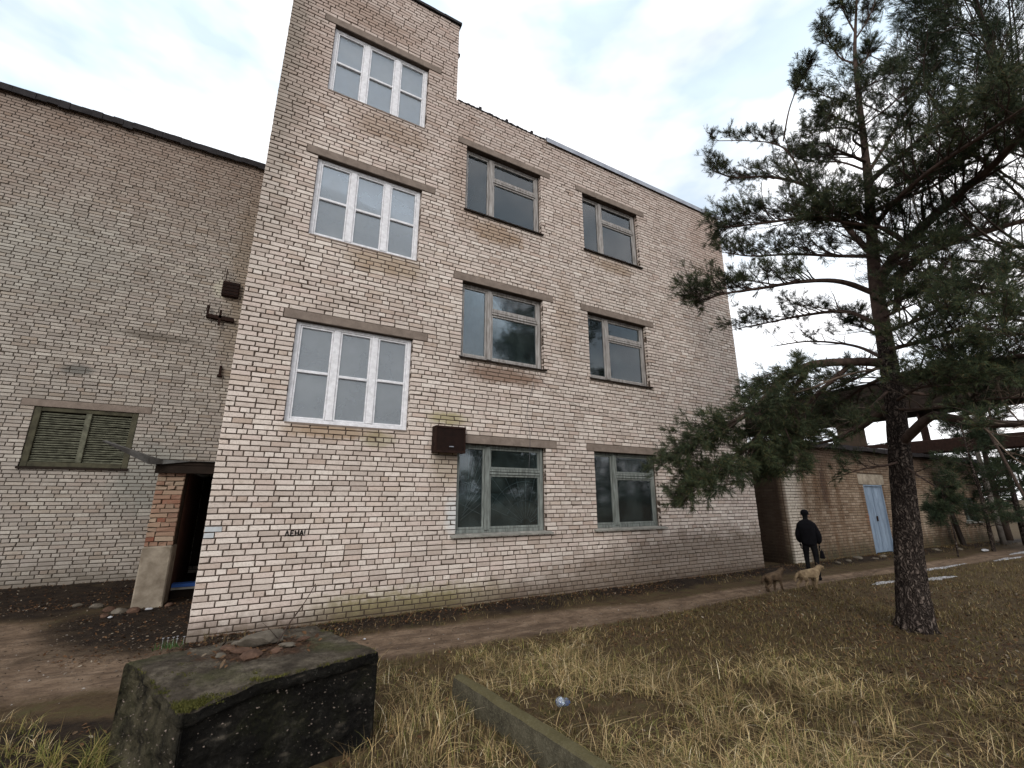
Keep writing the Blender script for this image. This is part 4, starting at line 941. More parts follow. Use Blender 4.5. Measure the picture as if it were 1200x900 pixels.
def bark_tube(name, pts, rad, mat, parent, n=28, rough=0.06, sub=10, seed=0):
    P = spline(pts, sub); rs_ = np.interp(np.linspace(0, 1, len(P)), np.linspace(0, 1, len(rad)), rad); m = MB(); V = []; F = []
    for i, p in enumerate(P):
        p = np.array(p); t = unit(np.array(P[min(i+1, len(P)-1)])-np.array(P[max(i-1, 0)])); a = unit(np.cross(t, [0.02, 1, 0.01])); b = np.cross(t, a)
        for k in range(n):
            an = 2*math.pi*k/n; h = p[2]
            ridge = abs(math.sin(an*6.5+1.3*math.sin(h*5.1+seed)+0.9*math.sin(an*3+h*2.2)))*0.6+0.4*math.sin(an*11+h*17+2*math.sin(h*9+an))
            V.append(p+(a*math.cos(an)+b*math.sin(an))*rs_[i]*(1+rough*ridge))
    for i in range(len(P)-1):
        for k in range(n): F.append((i*n+k, i*n+(k+1) % n, (i+1)*n+(k+1) % n, (i+1)*n+k))
    m.add(V, F); return m.build(name, mat, parent, smooth=True)

TB = np.array([8.58, -4.29, -0.05])
pine = thing('pine_tree', 'large pine with dark bark and spreading limbs on the brown lawn', 'tree', tuple(TB))
HD = math.hypot(TB[0]-CAM[0], TB[1]-CAM[1])
def tp(u, v, d=0.0): return at(u, v, HD+d) - TB
trunkpts = [np.array([0, 0, -0.15]), tp(1069, 690), tp(1062, 610), tp(1055, 540), tp(1048, 470), tp(1037, 400), tp(1026, 330), tp(1022, 280), tp(1018, 220), tp(1014, 180), tp(1007, 120), tp(1002, 70), tp(1003, 20), tp(1006, -40)]
trunkpts[1][2] = max(trunkpts[1][2], 0.45)
bark_tube('trunk', trunkpts[:6], [0.23, 0.168, 0.143, 0.128, 0.113, 0.102], M['bark'], pine, n=72, rough=0.09, sub=34)
bark_tube('upper_trunk', trunkpts[5:], [0.107, 0.092, 0.078, 0.064, 0.052, 0.041, 0.030, 0.020, 0.008], M['bark_up'], pine, n=14, rough=0.03)
q = MB()
for k in range(7):
    an = k*0.9+0.3; r = 0.24; q.tube([(0.10*math.cos(an), 0.10*math.sin(an), .2), (.19*math.cos(an), .19*math.sin(an), 0.06), (0.30*math.cos(an+.1), 0.30*math.sin(an+.1), -0.05)], [0.08, 0.06, 0.02], 8)
q.build('root_flare', M['bark'], pine, smooth=True)
rs = np.random.default_rng(5); tw = TubeBag(); dead = TubeBag(); NC = []; NA = []
# (points u,v,depth) , r0, r1, kwargs
LIMBS = [
 ([(1036, 425, 0), (1000, 424, -.3), (950, 428, -.8), (915, 448, -1.1), (880, 482, -1.4), (835, 508, -1.5), (800, 528, -1.5)], .075, .02, dict(start=.30, nside=56, slen=1.0, ntw=8, up=-.02, tuft=1.25, droop=.5)),
 ([(950, 428, -.8), (920, 470, -.9), (880, 520, -1.2), (845, 548, -1.5), (815, 565, -1.6)], .04, .012, dict(start=.15, nside=46, slen=.9, ntw=8, up=-.05, tuft=1.3, droop=.6)),
 ([(1000, 424, -.3), (950, 470, -.4), (930, 505, -.5), (910, 540, -.8)], .035, .012, dict(start=.2, nside=38, slen=.8, ntw=8, up=-.1, tuft=1.2, droop=.6)),
 ([(1048, 470, .0), (1010, 500, .3), (985, 513, .6), (957, 520, .8)], .06, .02, dict(start=.35, nside=10, slen=.7, ntw=5, bare=.5)),
 ([(1040, 430, 0), (990, 440, -.5), (950, 455, -.9), (905, 470, -1.1), (885, 500, -1.2)], .018, .006, dict(start=.2, nside=9, slen=.5, ntw=3, bare=1.0)),
 ([(1056, 520, 0), (1088, 490, -.5), (1110, 489, -.8), (1150, 496, -1.3), (1200, 497, -1.9), (1260, 500, -2.6)], .065, .03, dict(start=.35, nside=16, slen=.8, ntw=5, bare=.35, up=.0)),
 ([(1052, 440, 0), (1100, 432, -.6), (1150, 424, -1.2), (1210, 415, -2.0)], .045, .02, dict(start=.15, nside=26, slen=.8, ntw=7, tuft=1.1)),
 ([(1040, 410, 0), (1080, 400, -.7), (1130, 385, -1.4), (1200, 392, -2.2)], .035, .012, dict(start=.1, nside=26, slen=.8, ntw=7, tuft=1.1)),
 ([(1028, 330, 0), (1056, 292, -.2), (1085, 262, -.4), (1130, 222, -.8), (1162, 195, -1.1), (1205, 150, -1.6)], .085, .03, dict(start=.35, nside=26, slen=1.1, ntw=8, up=.2)),
 ([(1030, 345, 0), (1066, 312, .3), (1100, 290, .6), (1160, 270, 1.0), (1230, 250, 1.4)], .08, .03, dict(start=.3, nside=30, slen=1.1, ntw=8)),
 ([(1050, 365, 0), (1054, 335, -.2), (1062, 300, -.4), (1060, 284, -.5), (1036, 268, -.7), (1000, 262, -.9), (960, 256, -1.1)], .05, .014, dict(start=.35, nside=20, slen=.9, ntw=7)),
 ([(1024, 300, 0), (1000, 275, .1), (975, 245, .3), (945, 218, .5), (900, 207, .7), (860, 208, .9), (836, 200, 1.0)], .05, .012, dict(start=.25, nside=26, slen=.85, ntw=7, up=.3)),
 ([(945, 218, .5), (925, 180, .5), (905, 168, .5), (875, 165, .6), (835, 165, .7)], .02, .007, dict(start=.15, nside=12, slen=.45, ntw=6, up=.4)),
 ([(918, 165, .4), (925, 128, .4), (937, 98, .4), (950, 78, .4)], .016, .005, dict(start=.45, nside=9, slen=.32, ntw=6, up=.5)),
 ([(1022, 270, 0), (985, 258, -.3), (940, 256, -.6), (890, 262, -.8), (850, 266, -1.0)], .04, .01, dict(start=.25, nside=26, slen=.85, ntw=7)),
 ([(1028, 345, 0), (985, 330, -.3), (940, 330, -.6), (890, 338, -.9), (845, 345, -1.1), (828, 352, -1.1)], .045, .01, dict(start=.3, nside=24, slen=.75, ntw=7)),
 ([(1028, 380, 0), (990, 365, .4), (940, 370, .8), (900, 378, 1.2), (865, 385, 1.5)], .035, .01, dict(start=.2, nside=18, slen=.8, ntw=6, bare=.2)),
 ([(1022, 300, 0), (985, 300, .5), (930, 298, .9), (880, 300, 1.3), (850, 296, 1.5)], .035, .01, dict(start=.2, nside=24, slen=.9, ntw=7)),
 ([(1017, 215, 0), (1040, 195, -.2), (1065, 175, -.5), (1095, 150, -.8), (1150, 130, -1.2), (1200, 110, -1.6)], .045, .014, dict(start=.2, nside=28, slen=.9, ntw=8, up=.3)),
 ([(1016, 205, 0), (1050, 150, .4), (1078, 110, .8), (1092, 70, 1.1), (1076, 38, 1.2)], .03, .008, dict(start=.25, nside=16, slen=.55, ntw=7, up=.5)),
 ([(1078, 110, .8), (1098, 70, .9), (1108, 38, 1.0), (1112, 10, 1.0)], .016, .006, dict(start=.3, nside=10, slen=.35, ntw=6, up=.5)),
 ([(1012, 160, 0), (990, 150, .2), (965, 152, .4), (945, 158, .5)], .02, .006, dict(start=.4, nside=7, slen=.35, ntw=5, up=.4)),
 ([(1008, 118, 0), (985, 118, .1), (960, 110, .2), (935, 104, .3)], .016, .005, dict(start=.45, nside=7, slen=.3, ntw=5, up=.4)),
 ([(1005, 75, 0), (985, 68, .1), (972, 50, .2), (962, 32, .2)], .018, .005, dict(start=.2, nside=9, slen=.3, ntw=6, up=.5)),
 ([(1004, 80, 0), (1015, 70, .1), (1020, 60, .2)], .014, .005, dict(start=.3, nside=4, slen=.25, ntw=5, up=.4)),
 ([(1003, 40, 0), (992, 20, 0), (985, 0, 0), (980, -20, 0)], .014, .005, dict(start=.1, nside=10, slen=.3, ntw=6, up=.5)),
 ([(1003, 45, 0), (1016, 25, 0), (1026, 0, 0), (1030, -20, 0)], .014, .005, dict(start=.1, nside=10, slen=.3, ntw=6, up=.5)),
 ([(1016, 200, 0), (985, 190, .5), (955, 190, .9), (930, 185, 1.2)], .02, .006, dict(start=.3, nside=12, slen=.5, ntw=6, up=.3)),
 ([(1020, 250, 0), (1050, 235, .5), (1090, 220, .9), (1140, 190, 1.3), (1200, 170, 1.6)], .04, .012, dict(start=.15, nside=28, slen=1.0, ntw=8)),
 ([(1022, 270, 0), (1045, 240, -.9), (1090, 200, -1.5), (1150, 160, -2.0), (1210, 120, -2.5)], .04, .012, dict(start=.3, nside=26, slen=1.0, ntw=8)),
 ([(1030, 360, 0), (1070, 345, .8), (1120, 330, 1.4), (1180, 325, 2.0), (1230, 320, 2.3)], .04, .012, dict(start=.15, nside=30, slen=.9, ntw=7)),
 ([(1034, 390, 0), (1075, 375, -.5), (1130, 350, -1.2), (1190, 340, -1.9)], .035, .012, dict(start=.15, nside=26, slen=.85, ntw=7, bare=.15)),
 ([(1036, 420, 0), (1000, 405, 1.0), (950, 400, 1.6), (910, 405, 2.0)], .03, .01, dict(start=.3, nside=12, slen=.7, ntw=3, bare=.5)),
 ([(1056, 540, 0), (1040, 545, -.3), (1010, 550, -.4), (990, 556, -.4)], .02, .006, dict(start=.3, nside=6, slen=.45, ntw=3, bare=.3)),
 ([(1058, 545, 0), (1080, 560, -.4), (1105, 575, -.7)], .018, .006, dict(start=.2, nside=7, slen=.45, ntw=3, bare=.6)),
 ([(1110, 489, -.8), (1150, 500, -.9), (1180, 530, -1.0), (1200, 545, -1.0)], .015, .005, dict(start=.1, nside=8, slen=.5, ntw=3, bare=1.0)),
 ([(1150, 424, -1.2), (1165, 440, -1.3), (1175, 470, -1.3), (1200, 500, -1.3)], .02, .006, dict(start=.2, nside=8, slen=.5, ntw=3, bare=1.0)),
 ([(1046, 455, 0), (1085, 462, .8), (1130, 455, 1.2), (1190, 445, 1.6), (1240, 440, 1.8)], .03, .012, dict(start=.08, nside=34, slen=.75, ntw=7, bare=.12)),
 ([(1040, 425, 0), (1000, 445, 1.2), (960, 462, 1.8), (925, 475, 2.2)], .03, .01, dict(start=.15, nside=30, slen=.75, ntw=7, bare=.15)),
 ([(1050, 480, 0), (1095, 478, -.9), (1140, 470, -1.3), (1205, 465, -1.9)], .022, .010, dict(start=.1, nside=20, slen=.55, ntw=6, bare=.3)),
 ([(1014, 175, 0), (1000, 160, -.8), (1035, 130, -1.3), (1060, 110, -1.5)], .02, .006, dict(start=.4, nside=8, slen=.4, ntw=5, up=.4)),
 ([(1040, 440, 0), (1010, 455, .6), (975, 480, .9), (945, 500, 1.0)], .03, .01, dict(start=.1, nside=34, slen=.7, ntw=8, up=-.05, droop=.4)),
 ([(1044, 455, 0), (1020, 478, -.5), (1000, 500, -.8), (975, 520, -1.0)], .022, .008, dict(start=.25, nside=14, slen=.5, ntw=6, bare=.35, droop=.4)),
 ([(1050, 470, 0), (1075, 455, -.9), (1100, 452, -1.4), (1150, 450, -1.8)], .025, .008, dict(start=.2, nside=20, slen=.6, ntw=7)),
]
for vv, uu, ln, dz in ((105, 1006, .9, -.6), (150, 1011, 1.2, -.9), (190, 1015, 1.4, -1.1), (232, 1018, 1.5, -1.2), (275, 1022, 1.6, -1.3), (320, 1027, 1.7, -1.2), (372, 1034, 1.4, -1.0), (395, 1038, 1.3, 1.0)):
    for sg in ((1,) if vv % 4 < 2 else (-1,)):
        LIMBS.append(([(uu, vv, 0), (uu+sg*14*ln, vv-6*ln, dz*.5), (uu+sg*34*ln, vv-14*ln, dz)], .022*ln, .007, dict(start=.2, nside=int(8*ln), slen=.42*ln, ntw=6, up=.3, tuft=1.0)))
for li, (pts, r0, r1, kw) in enumerate(LIMBS):
    if np.mean([p[1] for p in pts]) < 400 and pts[-1][0] < 1030 and kw.get('bare', 0) < .5: kw['nside'] = int(kw['nside']*1.55); kw['slen'] *= 1.1; kw['tuft'] = 1.05
    P = spline([tp(*p) + (np.random.normal(0, .0, 3)) for p in pts], 6)
    m = MB(); m.tube(P, list(np.linspace(r0, r1, len(P))), 8, wob=0.05); m.build('branch', M['dead_twig'] if kw.get('bare') == 1.0 else M['bark_up'], pine, smooth=True)
    grow(rs, P, r0, tw, NC, NA, dead=dead, **kw)
tag(link(bpy.data.objects.new('twigs', tw.mesh('twigs', M['twig'])), pine), kind='stuff')
tag(link(bpy.data.objects.new('dead_twigs', dead.mesh('dead_twigs', M['dead_twig'])), pine), kind='stuff')
tag(link(bpy.data.objects.new('needles', needles_mesh('needles', NC, NA, M['needles'], n=30, L=0.060, wdt=0.0048, seed=3, spread=(.5, 1.3), shoot=.11)), pine), kind='stuff')
print('pine shoots', len(NC))

def conifer(name, label, base, h, lean=(0, 0), r=0.12, nl=26, crown0=0.2, slen=1.6, seed=9, n=14, L=0.09, wdt=0.008, ntw=6, limb_dir=None, mat='needles_dark', nside=9, uplift=0.12):
    t = thing(name, label, 'tree', tuple(base)); rs = np.random.default_rng(seed); tw = TubeBag(); C = []; A = []
    top = np.array([lean[0], lean[1], h]); P = [np.array([0, 0, -.1]), top*0.35+np.array([.05, -.03, 0]), top*.7, top]
    bark_tube('trunk', P, [r, r*.8, r*.45, .02], M['bark'], t, n=12, rough=0.03, sub=6)
    for i in range(nl):
        f = crown0+(1-crown0)*(i+rs.random()*.8)/nl; p = top*f; an = rs.uniform(0, 6.28) if limb_dir is None else rs.normal(limb_dir, .7)
        Lb = slen*(1.1-f)**0.7*rs.uniform(.7, 1.15); d = np.array([math.cos(an), math.sin(an), uplift+.5*f])
        Q = [p, p+d*Lb*.35, p+d*Lb*.7+[0, 0, -.06*Lb], p+d*Lb]
        Q = spline(Q, 3); m = MB(); m.tube(Q, list(np.linspace(max(.012, r*.3*(1-f)), .008, len(Q))), 5); m.build('branch', M['twig'], t, smooth=True)
        grow(rs, Q, .02, tw, C, A, start=.15, nside=nside, slen=Lb*.38, ntw=ntw, up=.05, tl=.34)
    tag(link(bpy.data.objects.new('twigs', tw.mesh('twigs', M['twig'])), t), kind='stuff')
    tag(link(bpy.data.objects.new('needles', needles_mesh('needles', C, A, M[mat], n=n, L=L, wdt=wdt, seed=seed, shoot=.16)), t), kind='stuff')
    print(name, len(C)); return t
b0 = at(1365, 620, 10.5); conifer('pine_tree', 'second dark pine whose crown fills the upper right corner of the photo', (b0[0], b0[1], 0), 11.5, r=.15, nl=36, crown0=.30, slen=4.2, limb_dir=2.75, seed=21, n=16, L=.08, wdt=.006, nside=11, uplift=.25)
b0 = at(1158, 620, 23.2); conifer('young_pine', 'young pine standing by the right end of the shed', (b0[0], b0[1], 0), 4.6, r=.06, nl=22, crown0=.12, slen=1.5, seed=31)
b0 = at(1192, 600, 27.5); conifer('young_pine', 'bushy dark pine at the right edge behind the slab stack', (b0[0], b0[1], 0), 7.5, r=.10, nl=30, crown0=.08, slen=2.6, seed=32, n=12, wdt=.012, L=.12)
b0 = at(1125, 600, 20.0)
conifer('pine_sapling', 'small thin pine sapling in front of the shed wall beside the leaning board', (b0[0], b0[1]+.3, 0), 2.4, r=.025, nl=8, crown0=.35, slen=.6, seed=35)

def bare_tree(label, base, h, lean, r, seed, nb=16, mat='pale_bark', spread=.35):
    t = thing('bare_tree', label, 'tree', tuple(base)); rs = np.random.default_rng(seed); top = np.array([lean[0], lean[1], h])
    P = spline([np.array([0, 0, -.1]), top*.3+rs.normal(0, .08, 3), top*.65+rs.normal(0, .12, 3), top], 6)
    m = MB(); m.tube(P, list(np.linspace(r, .01, len(P))), 8); m.build('trunk', M[mat], t, smooth=True); bag = TubeBag()
    def rec(p, d, L, rr, lv):
        pts = [p]
        for s_ in range(4): d = unit(d+rs.normal(0, .12, 3)+np.array([0, 0, .05])); pts.append(pts[-1]+d*L/4)
        bag.add(pts, rr, rr*.35, 4 if lv == 0 else 3)
        if lv < 3:
            for s_ in range((5, 4, 4)[lv]): 
                k = rs.integers(1, 5); rec(pts[k], unit(d+rs.normal(0, .5, 3)), L*rs.uniform(.35, .6), rr*.5, lv+1)
    for i in range(nb):
        f = .3+.68*(i+rs.random())/nb; k = min(int(f*(len(P)-1)), len(P)-2); an = rs.uniform(0, 6.28)
        rec(np.array(P[k]), unit([math.cos(an)*spread*2, math.sin(an)*spread*2, 1.0]), h*.26*(1.2-f), max(.012, r*.35*(1-f)), 0)
    tag(link(bpy.data.objects.new('branches', bag.mesh('branches', M[mat])), t), kind='stuff'); return t
b0 = at(1172, 620, 27.0); bare_tree('tall leafless pale tree seen behind the pine crowns at upper right', (b0[0], b0[1], 0), 24, (0.4, 0.3), .10, 41, 26)
b0 = at(1235, 620, 17.5); bare_tree('slim dark leafless tree leaning left at the right edge of the photo', (b0[0], b0[1], 0), 12.5, (-1.2, 2.4), .04, 42, 14, 'twig')
b0 = at(1185, 640, 30.0); bare_tree('leafless grey tree far behind the elevated gallery', (b0[0], b0[1], 0), 12, (0, 0), .14, 43, 18, 'twig')

# far wood along the horizon
rs = np.random.default_rng(77); C = []; A = []; bag = TubeBag()
for k in range(150):
    an = rs.uniform(-0.35, 2.9); R = rs.uniform(70, 120); x, y = CAM[0]+R*math.sin(an+.2), CAM[1]+R*math.cos(an+.2); h = rs.uniform(7, 13)
    bag.add([(x, y, -.5), (x, y, h*.5), (x, y, h)], .2, .03, 4)
    for i in range(70):
        f = rs.uniform(.08, 1); a_ = rs.uniform(0, 6.28); rr = (1.05-f)*h*.26*rs.uniform(.3, 1); C.append((x+rr*math.cos(a_), y+rr*math.sin(a_), h*f)); A.append((math.cos(a_), math.sin(a_), .1))
fw = tag(link(bpy.data.objects.new('far_wood', needles_mesh('far_wood', C, A, M['needles_dark'], n=16, L=.9, wdt=.22, seed=5, shoot=1.0))), 'distant dark wood along the horizon behind the yard', 'wood', kind='stuff')
link(bpy.data.objects.new('trunks', bag.mesh('trunks', M['twig'])), fw)

# ================================================================== CONCRETE BLOCK in the foreground
TOPZ = 0.60
blk = thing('concrete_block', 'low mossy black stained concrete block with rubble on its top in the foreground', 'concrete block', (0.75, -3.25, 0))
cor = np.array([(-0.10, -2.95), (0.37, -3.92), (1.54, -3.63), (1.21, -2.60)]) - np.array([0.75, -3.25])
def quad_at(s, t): return (cor[0]*(1-s)*(1-t) + cor[1]*(1-s)*t + cor[2]*s*t + cor[3]*s*(1-t))
def block_surface(n=90):
    V = []; F = []
    def nz3(p):
        return 0.5*float(fbm_s(p[0]*1.0+p[2]*0.7, p[1]+p[2]*1.3, 5.5)) + 0.45*float(fbm_s(p[0]-p[2], p[1]*1.1+p[2], 19)) - 0.7*max(0, float(fbm_s(p[0]*1.2+p[2], p[1]-p[2]*1.4, 11))-.35)
    def grid(fn, nu, nv):
        b = len(V)
        for j in range(nv+1):
            for i in range(nu+1):
                V.append(fn(i/nu, j/nv))
        for j in range(nv):
            for i in range(nu): F.append((b+j*(nu+1)+i, b+j*(nu+1)+i+1, b+(j+1)*(nu+1)+i+1, b+(j+1)*(nu+1)+i))
    cen = np.array([0.0, 0.0])
    def top(s, t):
        p = quad_at(s, t); e = min(s, 1-s, t, 1-t); z = TOPZ - 0.014*math.exp(-(e/0.014)**2)
        # broken-off hollow at the near left corner
        z -= 0.075*max(0, 1-math.hypot((s-0.0)/0.30, (t-0.93)/0.5))**0.7 + 0.02*max(0, 1-abs(t-.93)/.1)*(s < .4)
        z += 0.022*math.exp(-((s-.5)/.24)**2-((t-.38)/.22)**2)*(1+.9*nz3((p[0]*2.2, p[1]*2.2, 1)))
        z += 0.016*nz3((p[0], p[1], 0)) - .018*max(0, float(fbm_s(p[0], p[1], 13.0)))*math.exp(-(e/0.05)**2); q = p + (cen-p)*0.012*math.exp(-(e/0.010)**2)
        return (q[0], q[1], z)
    grid(top, 110, 90)
    edges = [(cor[0], cor[1]), (cor[1], cor[2]), (cor[2], cor[3]), (cor[3], cor[0])]
    for k, (a, b_) in enumerate(edges):
        nrm = np.array([b_[1]-a[1], -(b_[0]-a[0])]); nrm = nrm/np.linalg.norm(nrm); 
        if nrm @ ((a+b_)/2) < 0: nrm = -nrm
        def side(s, t, a=a, b_=b_, nrm=nrm, k=k):
            p = a*(1-s)+b_*s; ss = {0: (0, s), 1: (s, 1), 2: (1, 1-s), 3: (1-s, 0)}[k]; tz = top(*ss)
            z = tz[2]*(1-t) + (-0.25)*t
            slabline = max(0, 1-abs((tz[2]-z)-0.075)/0.02)
            under = -0.045*(1 if tz[2]-z > 0.075 else 0)*(1 if k in (1, 2) else .3)
            amt = (0.034*nz3((p[0]*1.0, p[1], z*1.4)) + under - 0.012*slabline)*min(1, t*25)
            fade = min(1, min(s, 1-s)*14+.25)
            q = np.array(tz[:2])*(1-min(1, t*25)) + (p+nrm*(amt*fade-.004))*min(1, t*25)
            return (q[0], q[1], z)
        grid(side, 110, 80)
    return V, F
V_, F_ = block_surface(); m = MB(); m.add(V_, F_)
qb = NT('mossy blackened concrete'); X = qb.xyz(); gN = qb.n('ShaderNodeNewGeometry'); sN = qb.n('ShaderNodeSeparateXYZ'); qb.l(gN.outputs['Normal'], sN.inputs[0])
a1 = qb.noise(6, 8, 0.7); a2 = qb.noise(40, 5, 0.7); a3 = qb.noise(2.2, 5, .6)
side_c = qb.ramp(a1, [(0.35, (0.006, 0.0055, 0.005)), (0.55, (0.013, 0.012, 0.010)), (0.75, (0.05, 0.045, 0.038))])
side_c = qb.mix(qb.rng(a2, 0.60, 0.70, 0, 0.7), side_c, (0.10, 0.095, 0.08))
lft = qb.math('MULTIPLY', qb.rng(X[0], 0.45, 0.15), qb.rng(a1, 0.35, 0.6)); side_c = qb.mix(qb.math('MULTIPLY', lft, .8), side_c, (0.115, 0.10, 0.062))
mossm = qb.math('MULTIPLY', qb.rng(a3, 0.50, 0.62), qb.rng(a2, 0.35, 0.6)); side_c = qb.mix(qb.math('MULTIPLY', mossm, .35), side_c, (0.04, 0.042, 0.016))
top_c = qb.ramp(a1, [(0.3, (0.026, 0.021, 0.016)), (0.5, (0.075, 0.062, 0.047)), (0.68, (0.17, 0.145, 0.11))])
top_c = qb.mix(qb.rng(a3, 0.5, 0.65, 0, .5), top_c, (0.075, 0.08, 0.03))
dX = qb.math('MULTIPLY', qb.math('SUBTRACT', X[0], 0.76), 2.6); dY = qb.math('MULTIPLY', qb.math('SUBTRACT', X[1], -3.16), 3.6)
dR = qb.math('ADD', qb.math('ADD', qb.math('MULTIPLY', dX, dX), qb.math('MULTIPLY', dY, dY)), qb.math('MULTIPLY', qb.math('SUBTRACT', a1, .5), 3.0))
top_c = qb.mix(qb.rng(dR, 1.1, 0.6, 0, .9), top_c, qb.ramp(a2, [(.35, (.03, .018, .012)), (.6, (.10, .058, .038))]))
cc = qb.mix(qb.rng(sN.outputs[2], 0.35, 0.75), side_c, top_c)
qb.bump(qb.vor(34), 0.8, 0.02); qb.bump(a2, 1.0, 0.02); qb.bump(qb.noise(160, 4, .7), .6, .006); M['block'] = qb.done(cc, 0.95)
m.build('block', M['block'], blk, smooth=True)

def rock(name, mat, loc, r, sq=(1, 1, .6), seed=0, sub=3, rough=.25, parent=None, rz=0):
    import bmesh
    bm = bmesh.new(); bmesh.ops.create_icosphere(bm, subdivisions=sub, radius=1.0); rs = np.random.default_rng(seed); dirs = rs.normal(0, 1, (9, 3)); dirs /= np.linalg.norm(dirs, axis=1, keepdims=True); cut = rs.uniform(.55, .95, 9)
    for v in bm.verts:
        p = np.array(v.co)
        for d, c in zip(dirs, cut):
            k = p @ d
            if k > c: p = p - d*(k-c)*.85
        p = p*(1+rough*.25*float(fbm_s(p[0]+seed, p[1]+p[2]*1.7, 3.0))); v.co = (p[0]*r*sq[0], p[1]*r*sq[1], p[2]*r*sq[2])
    me = bpy.data.meshes.new(name); bm.to_mesh(me); bm.free(); me.materials.append(mat); o = link(bpy.data.objects.new(name, me), parent); o.location = loc; o.rotation_euler = (0, 0, rz); return o
M['stone'] = simple('grey mossy stone', (0.15, 0.13, 0.105), (0.06, 0.05, 0.038), 9, .95, .7, .01)
M['red_rubble'] = simple('reddish rubble', (0.12, 0.072, 0.05), (0.055, 0.033, 0.024), 12, .95, .7, .01)
tag(rock('stone', M['stone'], (0.76, -3.10, 0.65), .15, (1.25, .7, .45), 3, rz=.4), 'flat grey broken stone lying on top of the mossy block', 'stone')
RL = ['brown rubble lump left of the flat stone on the block', 'biggest brown rubble lump, in front of the flat stone on the block', 'brown rubble lump furthest left among the leaves on the block', 'grey rubble lump touching the right end of the flat stone', 'small brown rubble lump nearest the front edge of the block', 'small grey rubble bit in the hollow side of the block top', 'small brown rubble bit furthest right on the block', 'grey rubble bit behind the leaves at the back of the block top']
for i, (x, y, r, c) in enumerate(((0.62, -3.22, .06, 'red_rubble'), (0.70, -3.34, .075, 'red_rubble'), (0.54, -3.10, .055, 'red_rubble'), (0.93, -3.22, .05, 'stone'), (0.86, -3.32, .045, 'red_rubble'), (0.49, -3.26, .04, 'stone'), (1.05, -3.12, .04, 'red_rubble'), (.6, -2.98, .045, 'stone'))):
    tag(rock('rubble_piece', M[c], (x, y, 0.622), r*1.25, (1.2, .8, .34), 40+i, 2, rz=i), RL[i], 'rubble', 'rubble on top of the concrete block')
q = MB(); q.tube(spline([(0.86, -3.16, 0.62), (0.93, -3.17, 0.76), (1.02, -3.19, 0.90), (1.09, -3.20, 1.04)], 5), [.006]*10+[.0035]*6, 5)
tag(q.build('twig', M['twig'], smooth=True), 'single thin bare twig standing up from the stone on the block', 'twig')
q = MB(); q.tube([(0.86, -3.16, 0.66), (0.79, -3.17, 0.74), (0.74, -3.18, 0.79)], [.003, .002, .0015], 5)
tag(q.build('twig', M['twig'], smooth=True), 'short thin twig slanting left from the stone on the block', 'twig')
rsb = np.random.default_rng(15); AV = []; 
for _ in range(260):
    k = rsb.integers(0, 2); a_, b_ = ((cor[0], cor[1]), (cor[1], cor[2]))[k]; s_ = rsb.uniform(.03, .97); z_ = rsb.uniform(.02, .50); p_ = a_*(1-s_)+b_*s_
    nr_ = np.array([b_[1]-a_[1], -(b_[0]-a_[0])]); nr_ /= np.linalg.norm(nr_); nr_ = nr_ if nr_ @ ((a_+b_)/2) > 0 else -nr_
    q_ = p_ - nr_*(.040 if k == 1 else .012) + nr_*rsb.uniform(-.006, .008)*1.6; sz_ = rsb.uniform(.002, .009)*rsb.random()+.0015
    AV.append((np.array([(1, 0, 0), (0, 1, 0), (-1, 0, 0), (0, -1, 0), (0, 0, .8), (0, 0, -.8)])+rsb.normal(0, .25, (6, 3)))*sz_+np.array([q_[0], q_[1], z_]))
AV = np.array(AV); AF = np.array([(0, 1, 4), (1, 2, 4), (2, 3, 4), (3, 0, 4), (1, 0, 5), (2, 1, 5), (3, 2, 5), (0, 3, 5)])
tag(link(bpy.data.objects.new('aggregate', np_mesh('aggregate', AV.reshape(-1, 3), [(np.arange(len(AV))[:, None, None]*6+AF[None]).reshape(-1, 3)], M['concrete'])), blk), kind='stuff')
